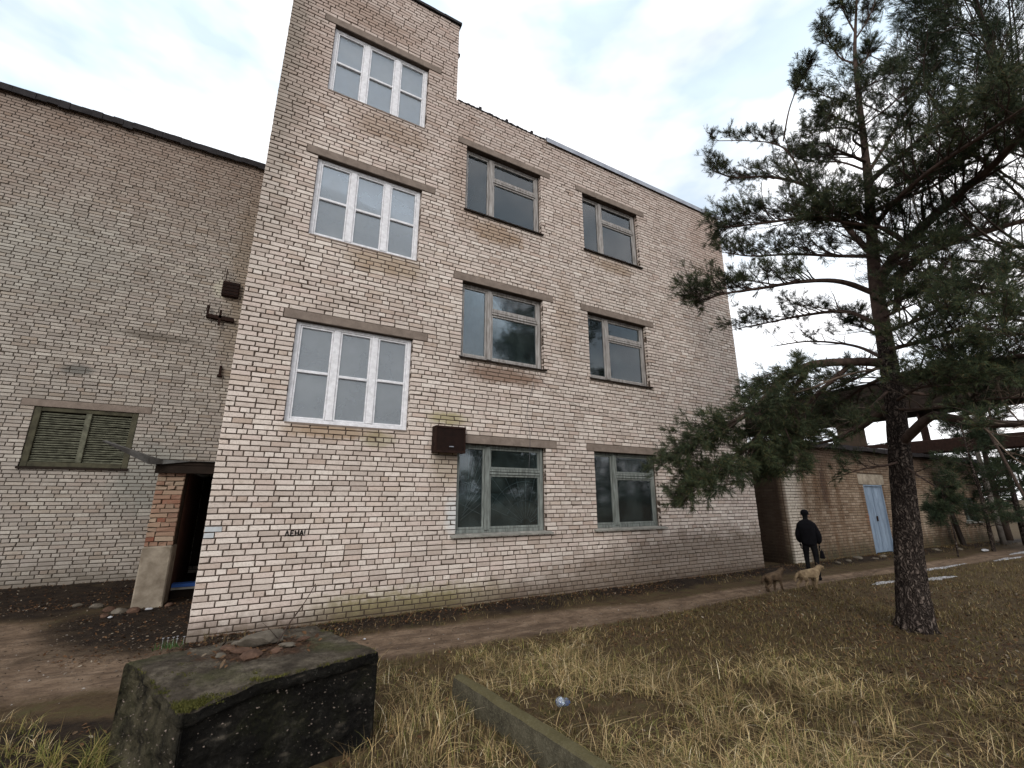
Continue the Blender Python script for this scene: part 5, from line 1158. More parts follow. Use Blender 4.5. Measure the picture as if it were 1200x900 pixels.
# moss cushions on the block: many tiny blades
def tufts(name, pts, h, w, mat, n, seed, rad=.05, lean=.5, parent=None, label=None, cat=None):
    rs = np.random.default_rng(seed); pts = np.asarray(pts); m_ = len(pts)*n; c = np.repeat(pts, n, 0); c = c + np.c_[rs.normal(0, rad, m_), rs.normal(0, rad, m_), np.zeros(m_)]
    c[:, 2] = np.maximum(c[:, 2], -1)
    return blades(name, c, h*rs.uniform(.5, 1.2, m_), w, mat, seed, lean, parent, label, cat)
def blades(name, c, hs, w, mat, seed, lean=.5, parent=None, label=None, cat=None, segs=3):
    rs = np.random.default_rng(seed); n = len(c); az = rs.uniform(0, 6.28, n); ln = np.abs(rs.normal(0, lean, n))+.08; D = np.c_[np.cos(az), np.sin(az)]
    az2 = az+rs.normal(1.57, .5, n); S_ = np.c_[np.cos(az2), np.sin(az2)]; ww = np.broadcast_to(w*rs.uniform(.6, 1.3, n), (n,))
    V = np.zeros((n, 2*segs+1, 3)); 
    for k in range(segs+1):
        t = k/segs; a = ln*t*1.2; out = hs*ln*(t**1.9)*.95; up = hs*(t - 0.35*np.minimum(ln, 1.4)*t**2.3)
        P = np.c_[c[:, 0]+D[:, 0]*out, c[:, 1]+D[:, 1]*out, c[:, 2]+np.maximum(up, 0.01*t)]
        if k == segs: V[:, 2*segs] = P
        else:
            hw = (ww*(1-.75*t)/2)[:, None]; V[:, 2*k, :2] = P[:, :2]-S_*hw; V[:, 2*k+1, :2] = P[:, :2]+S_*hw; V[:, 2*k, 2] = P[:, 2]; V[:, 2*k+1, 2] = P[:, 2]
    K = 2*segs+1; base = np.arange(n)[:, None]*K
    Q = np.concatenate([base+np.array([[2*k, 2*k+1, 2*k+3, 2*k+2]]) for k in range(segs-1)]) if segs > 1 else np.zeros((0, 4), int)
    T = base+np.array([[2*segs-2, 2*segs-1, 2*segs]])
    o = link(bpy.data.objects.new(name, np_mesh(name, V.reshape(-1, 3), [Q, T], mat, True)), parent); return tag(o, label, cat, kind='stuff')
mp_ = [(0.33+.75-.75+.05*i*.2, -3.86+.02*i, 0.53) for i in range(4)]
rs = np.random.default_rng(3); L_ = []
for _ in range(900):
    s, t = rs.random(), rs.random()**.5
    if fbm(s*3, t*3, 2.0) + 0.5*(t > .8) - (.2 < s)*.15 > .22:
        p = quad_at(s, t); L_.append((p[0], p[1], TOPZ - .075*max(0, 1-math.hypot(s/.3, (t-.93)/.5))**.7 - .012))
for _ in range(120): p = quad_at(rs.uniform(.0, .16), rs.uniform(.86, .99)); L_.append((p[0], p[1], .525))
tufts('moss', L_, .014, .006, M['moss'], 14, 5, .014, .9, blk)

# ================================================================== KERB EDGE
def kerb(p0, p1, wd, h, name, label):
    p0 = np.array(p0, float); p1 = np.array(p1, float); L = np.linalg.norm(p1-p0); n = 60; m = MB(); V = []; F = []; rg = 10
    prof = [(-wd/2, -.15), (-wd/2, h*.35), (-wd/2+.003, h*.7), (-wd/2+.012, h*.94), (-wd/2+.03, h), (0, h+.003), (wd/2-.03, h), (wd/2-.012, h*.94), (wd/2-.003, h*.6), (wd/2, -.15)]
    e = (p1-p0)/L; sd = np.array([e[1], -e[0]])
    for i in range(n+1):
        for j, (a, z) in enumerate(prof):
            x = L*i/n; q = p0+e*x+sd*a; k = .010*float(fbm_s(q[0]*1.3, q[1]+z*2, 9)); V.append((q[0]+sd[0]*k, q[1]+sd[1]*k, z+.006*float(fbm_s(q[0], q[1], 17))))
    for i in range(n):
        for j in range(rg-1): F.append((i*rg+j, i*rg+j+1, (i+1)*rg+j+1, (i+1)*rg+j))
    F.append(tuple(reversed(range(rg)))); F.append(tuple(n*rg+j for j in range(rg))); m.add(V, F); return tag(m.build(name, M['kerbc'], smooth=False), label, 'kerb')
qk = NT('mossy kerb concrete'); k1 = qk.noise(7, 7, .7); k2 = qk.noise(55, 5, .7); gN = qk.n('ShaderNodeNewGeometry'); sN = qk.n('ShaderNodeSeparateXYZ'); qk.l(gN.outputs['Normal'], sN.inputs[0])
kc = qk.ramp(k1, [(.3, (.035, .031, .022)), (.55, (.07, .062, .042)), (.75, (.11, .10, .07))]); kc = qk.mix(qk.rng(k2, .5, .72, 0, .7), kc, (.15, .14, .10))
kc = qk.mix(qk.math('MULTIPLY', qk.rng(sN.outputs[2], .6, .9), .55), kc, (.10, .085, .035)); qk.bump(k2, .8, .012); M['kerbc'] = qk.done(kc, .95)
kerb((2.38, -3.20), (2.62, -5.05), .13, .17, 'garden_kerb', 'mossy concrete kerb running from the block towards the lower edge of the photo')

# ================================================================== GRASS, LEAVES, LITTER
rs = np.random.default_rng(8)
def scatter(n, x0, x1, y0, y1, keep): 
    x = rs.uniform(x0, x1, n); y = rs.uniform(y0, y1, n); k = keep(x, y); x, y = x[k], y[k]; return np.c_[x, y, gz(x, y)-.005]
def inblock(x, y, g=0.0):
    p = np.stack([x-.75, y+3.25], 1); r = np.ones(len(x), bool)
    for a, b_ in zip(cor, np.roll(cor, -1, 0)):
        e = b_-a; nn = np.array([-e[1], e[0]]); nn /= np.linalg.norm(nn); r &= ((p-a) @ nn > -g)
    return r
def blockin(x, y): return inblock(x, y, .02) | inblock(x, y, .02)
def frame_ok(x, y, lim=1.9): return np.hypot(x-CAM[0], y-CAM[1]) > lim
def kdist(x, y):
    return np.abs((x-2.38)*.9916+(y+3.2)*.1286), y
# tall dry grass, right of the kerb, thick in the foreground and thinning towards the path
def tall_keep(x, y):
    d = np.hypot(x-CAM[0], y-CAM[1]); nn = fbm(x, y, 2.2); kd, _ = kdist(x, y)
    right = (x > 2.47+(-(y+3.2))*.13) | (y > -3.05)
    dens = np.clip(1.25-(d-2.6)/3.6, 0.0, 1) * np.clip(.45+1.5*nn, 0.02, 1)*np.clip((path_d(x, y)-1.15)*1.6, 0, 1)
    dens = np.where(x < 1.9, dens*.3, dens)
    dens = np.where(~right, dens*.22, dens)
    kx = (kd < .11) & (y < -3.15) & (y > -5.1)
    return (rs.random(len(x)) < dens) & ~kx & ~inblock(x, y, .03) & (d > 2.0) & (d < 7.5) & (x > .9)
c = scatter(11500, 1.0, 8.2, -6.9, -2.0, tall_keep)
n = 13; cc_ = np.repeat(c, n, 0); cc_[:, :2] += rs.normal(0, .035, (len(cc_), 2)); d = np.hypot(cc_[:, 0]-CAM[0], cc_[:, 1]-CAM[1])
hs = (0.08+.18*rs.random(len(cc_))**1.7)*(.75+.35*fbm(cc_[:, 0], cc_[:, 1], 1.7)).clip(.4, 1.3)*np.clip(1.35-(d-2.5)*.14, .5, 1.2)
blades('tall_grass', cc_, hs, .0060, M['grass'], 4, 1.7, label='long dry straw grass leaning over in the right foreground', cat='grass', segs=4)
# coarse tufts: straw against the block's right side, greener ones at its left foot
rq = np.random.default_rng(19)
def clump(x0, x1, y0, y1, n, k): 
    x = rq.uniform(x0, x1, n); y = rq.uniform(y0, y1, n); ok = ~inblock(x, y, .015); x, y = x[ok], y[ok]; x = np.repeat(x, k)+rq.normal(0, .02, len(x)*k); y = np.repeat(y, k)+rq.normal(0, .02, len(y)*k); return np.c_[x, y, gz(x, y)-.005]
c1 = clump(1.25, 2.25, -4.2, -3.2, 60, 12); blades('straw_tufts', c1, rq.uniform(.08, .30, len(c1)), .0055, M['grass'], 31, .8, label='loose straw tufts standing against the right end of the block', cat='grass', segs=4)
M['green_grass'] = leafy('yellow green grass', [(0, (.06, .07, .02)), (.4, (.15, .15, .04)), (.7, (.26, .22, .07)), (1, (.34, .24, .11))])
c2 = np.concatenate([clump(-.55, .12, -3.4, -2.7, 34, 22), clump(-1.5, -.7, -2.6, -1.9, 16, 18)]); blades('green_tufts', c2, rq.uniform(.06, .22, len(c2)), .006, M['green_grass'], 32, 1.1, label='yellow green grass tufts at the left foot of the block', cat='grass', segs=4)
# matted short turf over the whole lawn
def turf_keep(x, y): 
    d = np.hypot(x-CAM[0], y-CAM[1]); return (rs.random(len(x)) < np.clip(.75+.6*fbm(x, y, 1.4), .08, 1)*np.clip((path_d(x, y)-1.05)*2.5, 0, 1)*np.clip(7/d, .15, 1)) & ~inblock(x, y, .01) & (d > 2.2)
c = scatter(210000, 1.2, 22, -9, -1.4, turf_keep)
blades('turf', c, rs.uniform(.02, .085, len(c))*np.clip(1+.02*c[:, 0], 1, 1.4), .008, M['turf'], 6, 1.3, label='short matted brown and olive turf under the pine', cat='grass', segs=2)
# weeds between block and kerb, left foreground, wall foot
def weed_keep(x, y):
    nn = fbm(x, y, 3.1); return (rs.random(len(x)) < np.clip(.15+.9*nn, 0, 1)) & ~inblock(x, y, .02) & (((x > .3) & (y < -2.3) & (x < 2.6)) | ((x <= .3) & (x > -2.6) & (y < -1.7-.5*(x+1.1))))
c = scatter(16000, -2.6, 2.4, -5.2, -.6, weed_keep); c = np.repeat(c, 3, 0); c[:, :2] += rs.normal(0, .02, (len(c), 2))
blades('weeds', c, rs.uniform(.04, .15, len(c)), .005, M['grass'], 9, .9, label='sparse weeds and straw around the foot of the concrete block', cat='weeds', segs=3)
def wall_keep(x, y): return (rs.random(len(x)) < np.clip(.25+.9*fbm(x, y, 2.6), 0, 1))
c = scatter(15000, .2, 28, -.85, -.03, wall_keep)
blades('wall_weeds', c, rs.uniform(.02, .13, len(c)), .006, M['turf'], 10, .9, label='low dark weeds along the foot of the brick walls', cat='weeds', segs=2)
def moss_keep(x, y): return (rs.random(len(x)) < np.clip(.3+.8*fbm(x, y, 3), 0, 1))
c = scatter(2600, 1.4, 4.6, -.30, -.02, moss_keep); blades('moss_strip', c, rs.uniform(.01, .035, len(c)), .008, M['moss'], 12, .8, label='yellow green moss at the wall foot behind the block', cat='moss', segs=1)
# fallen leaves
def leaves(name, P, size, seed, label, parent=None):
    rs = np.random.default_rng(seed); n = len(P); az = rs.uniform(0, 6.28, n); s = size*rs.uniform(.5, 1.2, n); tx = rs.normal(0, .35, n); ty = rs.normal(0, .35, n)
    L = np.array([(-1, 0, 0), (-.35, -.45, .12), (.5, -.38, .15), (1, 0, .05), (.5, .38, .18), (-.35, .45, .1)])
    ca, sa = np.cos(az), np.sin(az); X = L[:, 0][None]*s[:, None]; Y = L[:, 1][None]*s[:, None]; Z = L[:, 2][None]*s[:, None]+X*tx[:, None]+Y*ty[:, None]
    V = np.stack([P[:, 0:1]+X*ca[:, None]-Y*sa[:, None], P[:, 1:2]+X*sa[:, None]+Y*ca[:, None], P[:, 2:3]+Z+.012], 2)
    b = np.arange(n)[:, None]*6; Fq = np.concatenate([b+np.array([[0, 1, 2, 3]]), b+np.array([[0, 3, 4, 5]])])
    o = link(bpy.data.objects.new(name, np_mesh(name, V.reshape(-1, 3), [Fq], M['leaf'])), parent); return tag(o, label, 'leaves' if label else None, kind='stuff')
P1 = scatter(16000, .0, 28, -.75, -.02, lambda x, y: rs.random(len(x)) < np.clip(.55+.7*fbm(x, y, 2.0)-.7*np.clip((-y-.45)/.3, 0, 1), 0, 1)*np.clip(12/(x+2), .2, 1))
P2 = scatter(5000, -6, -.02, 3.0, 5.4, lambda x, y: rs.random(len(x)) < np.clip(.5+.6*fbm(x, y, 2.0), 0, 1))
P3 = scatter(3500, -2.4, .1, -.4, 3.2, lambda x, y: rs.random(len(x)) < np.clip(.2+.8*fbm(x, y, 1.4), 0, 1))
P4 = scatter(34000, 1.8, 14, -7.5, -1.9, lambda x, y: rs.random(len(x)) < np.clip(.4+.5*fbm(x, y, 1.0), 0, 1)*np.clip((x-2)/5, .08, 1))
P5 = scatter(2600, -1.4, 2.3, -4.6, -2.2, lambda x, y: ~inblock(x, y, .02) & (rs.random(len(x)) < .6))
leaves('fallen_leaves', np.concatenate([P1, P2, P3, P5]), .021, 4, 'brown fallen leaves matted along the walls and around the block')
leaves('lawn_leaves', P4, .022, 5, 'scattered brown leaves lying in the turf below the pine')
# pebbles and crumbs of soil on the bare dirt
PB = scatter(26000, -6, 14, -3.2, 4.5, lambda x, y: (rs.random(len(x)) < np.clip(1.5-path_d(x, y), 0, 1)*np.clip(9/np.hypot(x-CAM[0], y-CAM[1]), .2, 1)) & ~inblock(x, y, .02) & ((x < 0) | (y < -.1)))
oc = np.array([(1, 0, 0), (0, 1, 0), (-1, 0, 0), (0, -1, 0), (0, 0, .7), (0, 0, -.4)]); of = np.array([(0, 1, 4), (1, 2, 4), (2, 3, 4), (3, 0, 4), (1, 0, 5), (2, 1, 5), (3, 2, 5), (0, 3, 5)])
sz = .004+.012*rs.random(len(PB))**4; PV = PB[:, None]+(oc[None]+rs.normal(0, .25, (len(PB), 6, 3)))*sz[:, None, None]+np.array([0, 0, .008])
M['pebble'] = leafy('pebbles', [(0, (.05, .036, .026)), (.6, (.12, .09, .065)), (.95, (.2, .17, .14)), (1, (.4, .38, .35))])
tag(link(bpy.data.objects.new('pebbles', np_mesh('pebbles', PV.reshape(-1, 3), [(np.arange(len(PB))[:, None, None]*6+of[None]).reshape(-1, 3)], M['pebble']))), 'small stones and soil crumbs strewn over the bare dirt path', 'pebbles', kind='stuff')
L_ = []
for _ in range(420):
    s, t = rs.uniform(.2, .85), rs.uniform(.1, .72)
    if rs.random() < math.exp(-((s-.5)/.28)**2-((t-.4)/.25)**2): p = quad_at(s, t); L_.append((p[0], p[1], TOPZ+.004+.02*rs.random()))
leaves('dead_leaves', np.array(L_), .021, 6, None, blk)
# soil clods and stones around the pier, each a stone of its own
spots = [(-1.12, 2.38), (-1.3, 2.6), (-.93, 2.25), (-1.55, 2.95), (-.5, 2.45), (-1.25, 2.1), (-1.85, 3.2)]
PL = ['grey lump leaning on the left corner of the porch pier', 'reddish lump a step left of the porch pier', 'reddish lump in front of the middle of the porch pier', 'grey lump between the porch pier and the rear wall', 'reddish lump right of the pier foot below the blue threshold', 'reddish lump nearest the viewer in front of the pier', 'grey lump furthest left near the rear wall']
for i, (x, y) in enumerate(spots):
    tag(rock('rubble_stone', M['red_rubble' if i % 3 else 'stone'], (x, y, float(gz(x, y))+.02), .06+.05*rs.random(), (1.2, .9, .6), 60+i, 2, rz=i), PL[i], 'rubble', 'rubble at the foot of the porch pier')
SL = ['grey rubble lump just right of the person at the shed foot', 'grey rubble lump midway between person and blue door', 'grey rubble lump left of the white bag', 'grey rubble lump right in front of the blue door', 'grey rubble lump hidden partly behind the person', 'grey rubble lump at the shed foot just right of the pine trunk', 'grey rubble lump at the shed foot left of the leaning board']
for i, (x, y) in enumerate(((15.2, -.5), (15.9, -.42), (16.6, -.55), (17.3, -.45), (14.6, -.5), (21.0, -.5), (22.3, -.7))):
    tag(rock('rubble_lump', M['stone'], (x, y, float(gz(x, y))+.02), .07+.05*rs.random(), (1.3, .9, .5), 90+i, 2, rz=i), SL[i], 'rubble', 'rubble along the shed wall')
# pale litter
M['paper'] = simple('white litter', (.55, .56, .58), (.38, .38, .40), 12, .8, .3)
def paper(x, y, r, label, seed, z=.02):
    o = rock('paper_scrap', M['paper'], (x, y, float(gz(x, y))+z), r, (1.3, .8, .35), seed, 2, .8, rz=seed); return tag(o, label, 'litter')
paper(-.75, 2.3, .05, 'white scrap on dark soil right of the pier foot', 101); paper(-1.15, 1.95, .04, 'white scrap on dark soil left of the pier foot', 102)
g0 = at(1020, 657, 17.3); paper(17.6, -.75, .14, 'crumpled white bag on rubble in front of the blue door', 103, .06); paper(22.5, -1.3, .13, 'white lump on the ground beyond the pine near the leaning board', 104, .05)
paper(2.0, -1.0, .02, 'small white scrap lying on the path behind the block', 105)
# white flowers by the corner
fl = thing('flower_clump', 'tiny clump of white flowers with green leaves at the tower foot by the block', 'flowers', (-.12, -.28, 0))
rr = np.random.default_rng(4); pts = np.c_[rr.normal(0, .07, 60), rr.normal(0, .05, 60), np.full(60, .0)]
M['green_leaf'] = leafy('green leaf', [(0, (.03, .06, .02)), (1, (.07, .11, .03))])
blades('leaves', pts, rr.uniform(.04, .1, 60), .012, M['green_leaf'], 3, .7, fl, segs=2)
for i in range(6):
    an0 = i; q = MB(); cx, cy, cz = rr.normal(0, .08), rr.normal(0, .05), .07+.05*rr.random()
    q.tube([(cx, cy, 0), (cx, cy, cz)], .0015, 3)
    for k in range(6): a = k*math.pi/3+an0; q.add([(cx, cy, cz), (cx+.012*math.cos(a-.3), cy+.012*math.sin(a-.3), cz+.006), (cx+.016*math.cos(a), cy+.016*math.sin(a), cz+.007), (cx+.012*math.cos(a+.3), cy+.012*math.sin(a+.3), cz+.006)], [(0, 1, 2, 3)])
    q.build('flower', M['paper'], fl)
# plastic bottle in the grass behind the kerb
b0 = at(664, 858, 1); bx, by = 2.86, -4.10
bt = thing('plastic_bottle', 'crushed clear plastic bottle stuck in grass beside the kerb', 'bottle', (bx, by, .17), 0.5)
prof = [(0, .0), (.030, .004), (.034, .02), (.030, .05), (.035, .075), (.029, .11), (.034, .14), (.026, .17), (.012, .195), (.012, .215), (0, .216)]
q = MB(); nn = 14; V = []; F = []
for i, (r_, z_) in enumerate(prof):
    for k in range(nn): a = 2*math.pi*k/nn; w_ = 1+.12*math.sin(a*2+i*1.1); V.append((z_, r_*math.cos(a)*w_, r_*math.sin(a)/w_))
for i in range(len(prof)-1):
    for k in range(nn): F.append((i*nn+k, i*nn+(k+1) % nn, (i+1)*nn+(k+1) % nn, (i+1)*nn+k))
q.add(V, F); q.build('body', M['plastic'], bt, smooth=True)
q = MB(); q.tube([(.205, 0, 0), (.225, 0, 0)], .015, 12); q.build('cap', M['blue_paint'], bt)
bt.rotation_euler = (0.2, 0.35, .6)
# thin old snow on the worn strip right of the pine
def snow_patch(cx, cy, L, W, rz, seed, label):
    n = 40; m = MB(); rs_ = np.random.default_rng(seed); ph = rs_.uniform(0, 6, 4); P = []
    for k in range(n):
        a = 2*math.pi*k/n; r_ = 1+.25*math.sin(3*a+ph[0])+.22*math.sin(7*a+ph[1])+.18*math.sin(13*a+ph[2]); x = L*r_*math.cos(a); y = W*r_*math.sin(a); P.append((cx+x*math.cos(rz)-y*math.sin(rz), cy+x*math.sin(rz)+y*math.cos(rz)))
    def zz(p, h): return float(gz(p[0], p[1]))+h
    V = [(p[0], p[1], zz(p, -.004)) for p in P] + [(cx+(p[0]-cx)*.75, cy+(p[1]-cy)*.75, zz(p, .022)) for p in P] + [(cx+(p[0]-cx)*.3, cy+(p[1]-cy)*.3, zz(p, .026)) for p in P] + [(cx, cy, zz((cx, cy), .026))]
    F = [(k, (k+1) % n, n+(k+1) % n, n+k) for k in range(n)] + [(n+k, n+(k+1) % n, 2*n+(k+1) % n, 2*n+k) for k in range(n)] + [(2*n+k, 2*n+(k+1) % n, 3*n) for k in range(n)]
    m.add(V, F); tag(m.build('snow_patch', M['snow'], smooth=True), label, 'snow')
snow_patch(12.55, -2.42, .55, .06, -.05, 1, 'thin snow strip on the ground just left of the pine trunk')
snow_patch(14.25, -2.72, .6, .08, -.12, 2, 'thin snow strip on the ground just right of the pine trunk')
snow_patch(16.6, -2.10, 1.2, .06, .0, 3, 'long narrow snow strip along the path beyond the pine')
snow_patch(20.5, -2.35, 1.3, .07, .0, 4, 'far snow strip beside the leaning board')
snow_patch(24.5, -1.9, 1.7, .14, .0, 5, 'pale frozen strip in front of the slab stack')

# ================================================================== PERSON and DOGS
def skin_body(name, joints, edges, radii, mat, parent, sub=2, root=0):
    me = bpy.data.meshes.new(name); me.from_pydata(joints, edges, []); me.materials.append(mat); o = link(bpy.data.objects.new(name, me), parent)
    m = o.modifiers.new('skin', 'SKIN'); m.use_smooth_shade = True
    if not me.skin_vertices: bpy.context.view_layer.update()
    sv = me.skin_vertices[0].data
    for i, r in enumerate(radii): sv[i].radius = (r, r) if not hasattr(r, '__len__') else r; sv[i].use_root = (i == root)
    s = o.modifiers.new('sub', 'SUBSURF'); s.levels = sub; s.render_levels = sub; return o
def chain(spec):
    """spec: dict name -> (pos, radius, parent)"""
    names = list(spec); J = [spec[n][0] for n in names]; R = [spec[n][1] for n in names]; E = [(names.index(spec[n][2]), i) for i, n in enumerate(names) if spec[n][2]]
    return J, E, R
pp = at(961, 676, 12.99); px_, py_ = 11.90, -1.30
per = thing('person', 'person in black coat, trousers and cap walking away along the shed wall', 'person', (px_, py_, float(gz(px_, py_))+.01), math.radians(-62))
# local frame: +y is the walking direction, +x the person's right
body = {'pelvis': ((0, 0, .83), (.135, .10), None), 'waist': ((0, .01, .98), (.135, .10), 'pelvis'), 'chest': ((0, .03, 1.17), (.165, .115), 'waist'), 'shoulders': ((0, .035, 1.30), (.12, .09), 'chest'), 'neck': ((0, .06, 1.375), .05, 'shoulders'),
  'head0': ((0, .085, 1.44), (.062, .075), 'neck'), 'head': ((0, .10, 1.50), (.072, .085), 'head0'), 'crown': ((0, .10, 1.545), (.055, .065), 'head'),
  'ls': ((-.13, .035, 1.25), .062, 'shoulders'), 'le': ((-.20, .0, 1.0), .048, 'ls'), 'lw': ((-.19, .12, .80), .033, 'le'), 'rs_': ((.13, .035, 1.25), .062, 'shoulders'), 're': ((.21, -.03, 1.0), .048, 'rs_'), 'rw': ((.20, .05, .78), .033, 're'),
  'lh': ((-.09, .0, .78), .088, 'pelvis'), 'lk': ((-.10, .10, .45), .06, 'lh'), 'la': ((-.10, .03, .09), .042, 'lk'), 'lt': ((-.10, .17, .035), .036, 'la'),
  'rh': ((.09, .0, .78), .088, 'pelvis'), 'rk': ((.10, -.01, .44), .06, 'rh'), 'ra': ((.10, -.20, .12), .042, 'rk'), 'rt': ((.10, -.10, .035), .036, 'ra')}
J, E, R = chain(body); skin_body('body', J, E, R, M['cloth_black2'], per)
coat = {'hem': ((0, -.01, .73), (.17, .15), None), 'hip': ((0, 0, .84), (.19, .165), 'hem'), 'waist': ((0, .0, .98), (.205, .175), 'hip'), 'chest': ((0, .0, 1.13), (.215, .18), 'waist'), 'sh': ((0, .02, 1.27), (.15, .14), 'chest'), 'collar': ((0, .05, 1.40), (.085, .09), 'sh'),
  'ls': ((-.145, .02, 1.22), .085, 'sh'), 'le': ((-.215, -.01, 1.0), .075, 'ls'), 'lw': ((-.20, .09, .84), .058, 'le'), 'rs_': ((.145, .02, 1.22), .085, 'sh'), 're': ((.225, -.04, 1.0), .075, 'rs_'), 'rw': ((.21, .03, .82), .058, 're')}
J, E, R = chain(coat); skin_body('coat', J, E, R, M['cloth_black'], per)
q = MB(); V = []; F = []; nn = 20
for i, (r_, z_) in enumerate(((.098, 1.49), (.102, 1.52), (.098, 1.56), (.075, 1.60), (.03, 1.622))):
    for k in range(nn): a = 2*math.pi*k/nn; V.append((r_*.9*math.cos(a), .10+r_*math.sin(a), z_))
for i in range(4):
    for k in range(nn): F.append((i*nn+k, i*nn+(k+1) % nn, (i+1)*nn+(k+1) % nn, (i+1)*nn+k))
F.append(tuple(4*nn+k for k in range(nn))); q.add(V, F); q.build('cap', M['cloth_black'], per, smooth=True)
MB().box(-.06, .06, .175, .245, 1.495, 1.508).build('cap_peak', M['cloth_black'], per, bevel=.004)
per.scale = (.93, .93, .93)
def face_part():
    q = MB(); q.tube([(0, .165, 1.49), (0, .188, 1.462), (0, .165, 1.452)], [.008, .015, .008], 6); 
    for s in (-1, 1): q.tube([(s*.078, .09, 1.485), (s*.090, .085, 1.465), (s*.078, .09, 1.44)], [.008, .014, .007], 6)
    q.tube([(-.022, .165, 1.425), (0, .171, 1.423), (.022, .165, 1.425)], .005, 5); return q
face_part().build('face', M['skin'], per, smooth=True)
q = MB()
for s in (-1, 1): q.tube([(s*.026, .160, 1.484), (s*.026, .170, 1.484)], .008, 8)
q.build('eyes', M['black_gloss'], per)
for s in (-1, 1):     # gloved hands with five fingers
    w_ = np.array(body['lw' if s < 0 else 'rw'][0]); dn = np.array([0, .10, -1.0]); dn /= np.linalg.norm(dn)
    spec = {'wrist': (tuple(w_), .026, None), 'palm': (tuple(w_+dn*.05), (.020, .034), 'wrist'), 'knuckle': (tuple(w_+dn*.085), (.016, .036), 'palm')}
    J, E, R = chain(spec); skin_body('hand', J, E, R, M['cloth_black2'], per, 1)
    q = MB()
    for k, ln in enumerate((.062, .072, .068, .052)):
        b_ = w_+dn*.085+np.array([0, .026-.017*k, 0]); q.tube([b_, b_+dn*ln*.5+np.array([-s*.004, 0, 0]), b_+dn*ln*.9+np.array([-s*.022, 0, 0])], [.0095, .009, .007], 6)
    b_ = w_+dn*.035+np.array([0, .03, 0]); q.tube([b_, b_+np.array([-s*.01, .028, -.03]), b_+np.array([-s*.016, .030, -.058])], [.011, .010, .008], 6)
    q.build('fingers', M['cloth_black2'], per, smooth=True)
for (n_, x, y, rx) in (('boot', -.10, .09, 0), ('boot', .10, -.15, 0)):
    q = MB(); q.box(-.048, .048, -.10, .17, -.005, .07, fn=lambda p: (p[0]*(.8 if p[1] > .1 else 1), p[1], p[2]*(.7 if p[1] > .1 else 1))); o = q.build(n_, M['cloth_black'], per, bevel=.02); o.location = (x, y, 0)
bag = thing('black_bag', 'small black bag hanging at the right hand of the person in black', 'bag', (0, 0, 0))
bw_ = Matrix.Rotation(math.radians(-62), 4, 'Z') @ Vector((.215, .05, .66)); bag.location = (px_+bw_.x, py_+bw_.y, float(gz(px_, py_))+bw_.z*.93-.18+.01); bag.rotation_euler = (0, 0, math.radians(-62))
q = MB(); q.box(-.045, .045, -.10, .10, 0, .17, fn=lambda p: (p[0]*(1.2 if p[2] < .1 else .6), p[1], p[2])); q.build('pouch', M['cloth_black'], bag, bevel=.02)
q = MB(); q.tube([(0, -.06, .165), (0, -.02, .20), (0, .02, .20), (0, .06, .165)], .006, 5); q.build('strap', M['cloth_black'], bag)

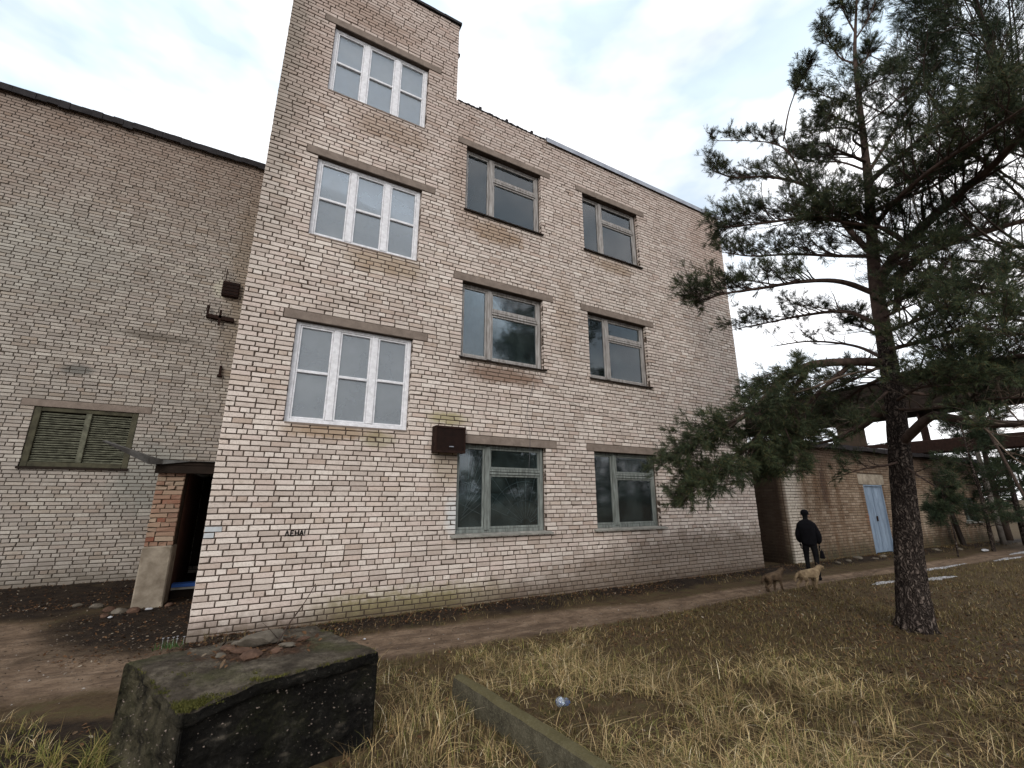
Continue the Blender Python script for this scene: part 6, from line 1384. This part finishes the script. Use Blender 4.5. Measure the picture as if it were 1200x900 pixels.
M['fur_dark'] = simple('dark fur', (0.09, 0.06, 0.04), (0.04, 0.028, 0.02), 14, .95, .3)
def dog(loc, rz, fur, label, s=1.0, head_up=0.0, legph=0, curl=False):
    t = thing('dog', label, 'dog', loc, rz)
    S_ = lambda p: (p[0]*s, p[1]*s, p[2]*s*.9)
    # +x forward
    sp = {'hip': ((-.26, 0, .43), (.10, .115), None), 'loin': ((-.13, 0, .435), (.095, .105), 'hip'), 'rib': ((.02, 0, .425), (.112, .13), 'loin'), 'chest': ((.17, 0, .425), (.112, .135), 'rib'),
      'neck0': ((.27, 0, .49), (.085, .10), 'chest'), 'neck': ((.345, 0, .57+head_up), (.07, .08), 'neck0'), 'skull': ((.42, 0, .63+head_up), (.062, .06), 'neck'), 'muz': ((.50, 0, .605+head_up), .034, 'skull'), 'nose': ((.555, 0, .595+head_up), .022, 'muz'),
      'tail0': ((-.33, 0, .46), .035, 'hip'), 'tail1': ((-.41, 0, .43 if not curl else .54), .03, 'tail0'), 'tail2': ((-.48, .0, .34 if not curl else .60), .024, 'tail1'), 'tail3': ((-.50, 0, .25 if not curl else .58), .012, 'tail2')}
    for sd_, y in (('l', .075), ('r', -.075)):
        a = .06*(1 if (sd_ == 'l') ^ bool(legph) else -1)
        sp[sd_+'f0'] = ((.17, y, .34), .052, 'chest'); sp[sd_+'f1'] = ((.16+a*.6, y, .19), .031, sd_+'f0'); sp[sd_+'f2'] = ((.17+a, y, .05), .021, sd_+'f1'); sp[sd_+'f3'] = ((.20+a, y, .018), .022, sd_+'f2')
        sp[sd_+'h0'] = ((-.25, y, .36), .068, 'hip'); sp[sd_+'h1'] = ((-.19-a*.5, y, .245), .042, sd_+'h0'); sp[sd_+'h2'] = ((-.31-a, y, .145), .024, sd_+'h1'); sp[sd_+'h3'] = ((-.28-a, y, .035), .019, sd_+'h2'); sp[sd_+'h4'] = ((-.245-a, y, .018), .021, sd_+'h3')
    J, E, R = chain(sp); J = [S_(j) for j in J]; R = [(r*s if not hasattr(r, '__len__') else (r[0]*s, r[1]*s)) for r in R]; skin_body('body', J, E, R, fur, t)
    for y in (-1, 1):
        q = MB(); b_ = np.array([.40, y*.035, .675+head_up]); q.add([S_(b_+[.02, -.0*y, 0]), S_(b_+[-.035, y*.012, 0]), S_(b_+[-.03, y*.025, .075]), S_(b_+[-.012, y*.035, -.0])], [(0, 1, 2), (1, 3, 2), (3, 0, 2), (0, 3, 1)]); q.build('ear', M['fur_dark'], t)
        q = MB(); q.tube([S_((.455, y*.034, .645+head_up)), S_((.463, y*.040, .646+head_up))], .008*s, 6); q.build('eye', M['black_gloss'], t)
    q = MB(); q.tube([S_((.565, 0, .602+head_up)), S_((.582, 0, .60+head_up))], [.016*s, .010*s], 8); q.build('nose', M['black_gloss'], t, smooth=True)
    rs_ = np.random.default_rng(int(s*1000)); Pn = []; Nn = []
    for j in range(len(J)):
        pa = [e for e in E if e[1] == j]
        if not pa: continue
        a_, b_ = np.array(J[pa[0][0]]), np.array(J[j]); ra = np.mean(R[pa[0][0]]); rb = np.mean(R[j]); m_ = int(40+2600*np.linalg.norm(b_-a_)*(ra+rb))
        for _ in range(m_):
            t_ = rs_.random(); ax_ = (b_-a_)/np.linalg.norm(b_-a_); v_ = rs_.normal(0, 1, 3); v_ -= ax_*(v_ @ ax_); v_ /= np.linalg.norm(v_)
            Pn.append(a_*(1-t_)+b_*t_+v_*(ra*(1-t_)+rb*t_)*.86); Nn.append(v_*.5+np.array([-.8, 0, -.25]))
    fo = needles_mesh('fur', Pn, Nn, fur, n=3, L=.026*s, wdt=.005, seed=4, spread=(.1, .5), shoot=.01)
    tag(link(bpy.data.objects.new('fur', fo), t), kind='stuff')
    return t
dog((10.42, -2.00, float(gz(10.42, -2.0))), math.radians(-12), M['fur_cream'], 'cream dog with raised head standing by the person in black', .75, -.01, 0)
dog((9.70, -1.70, float(gz(9.7, -1.7))), math.radians(-4), M['fur_brown'], 'dark tan dog trotting behind the cream dog along the path', .70, .0, 1)
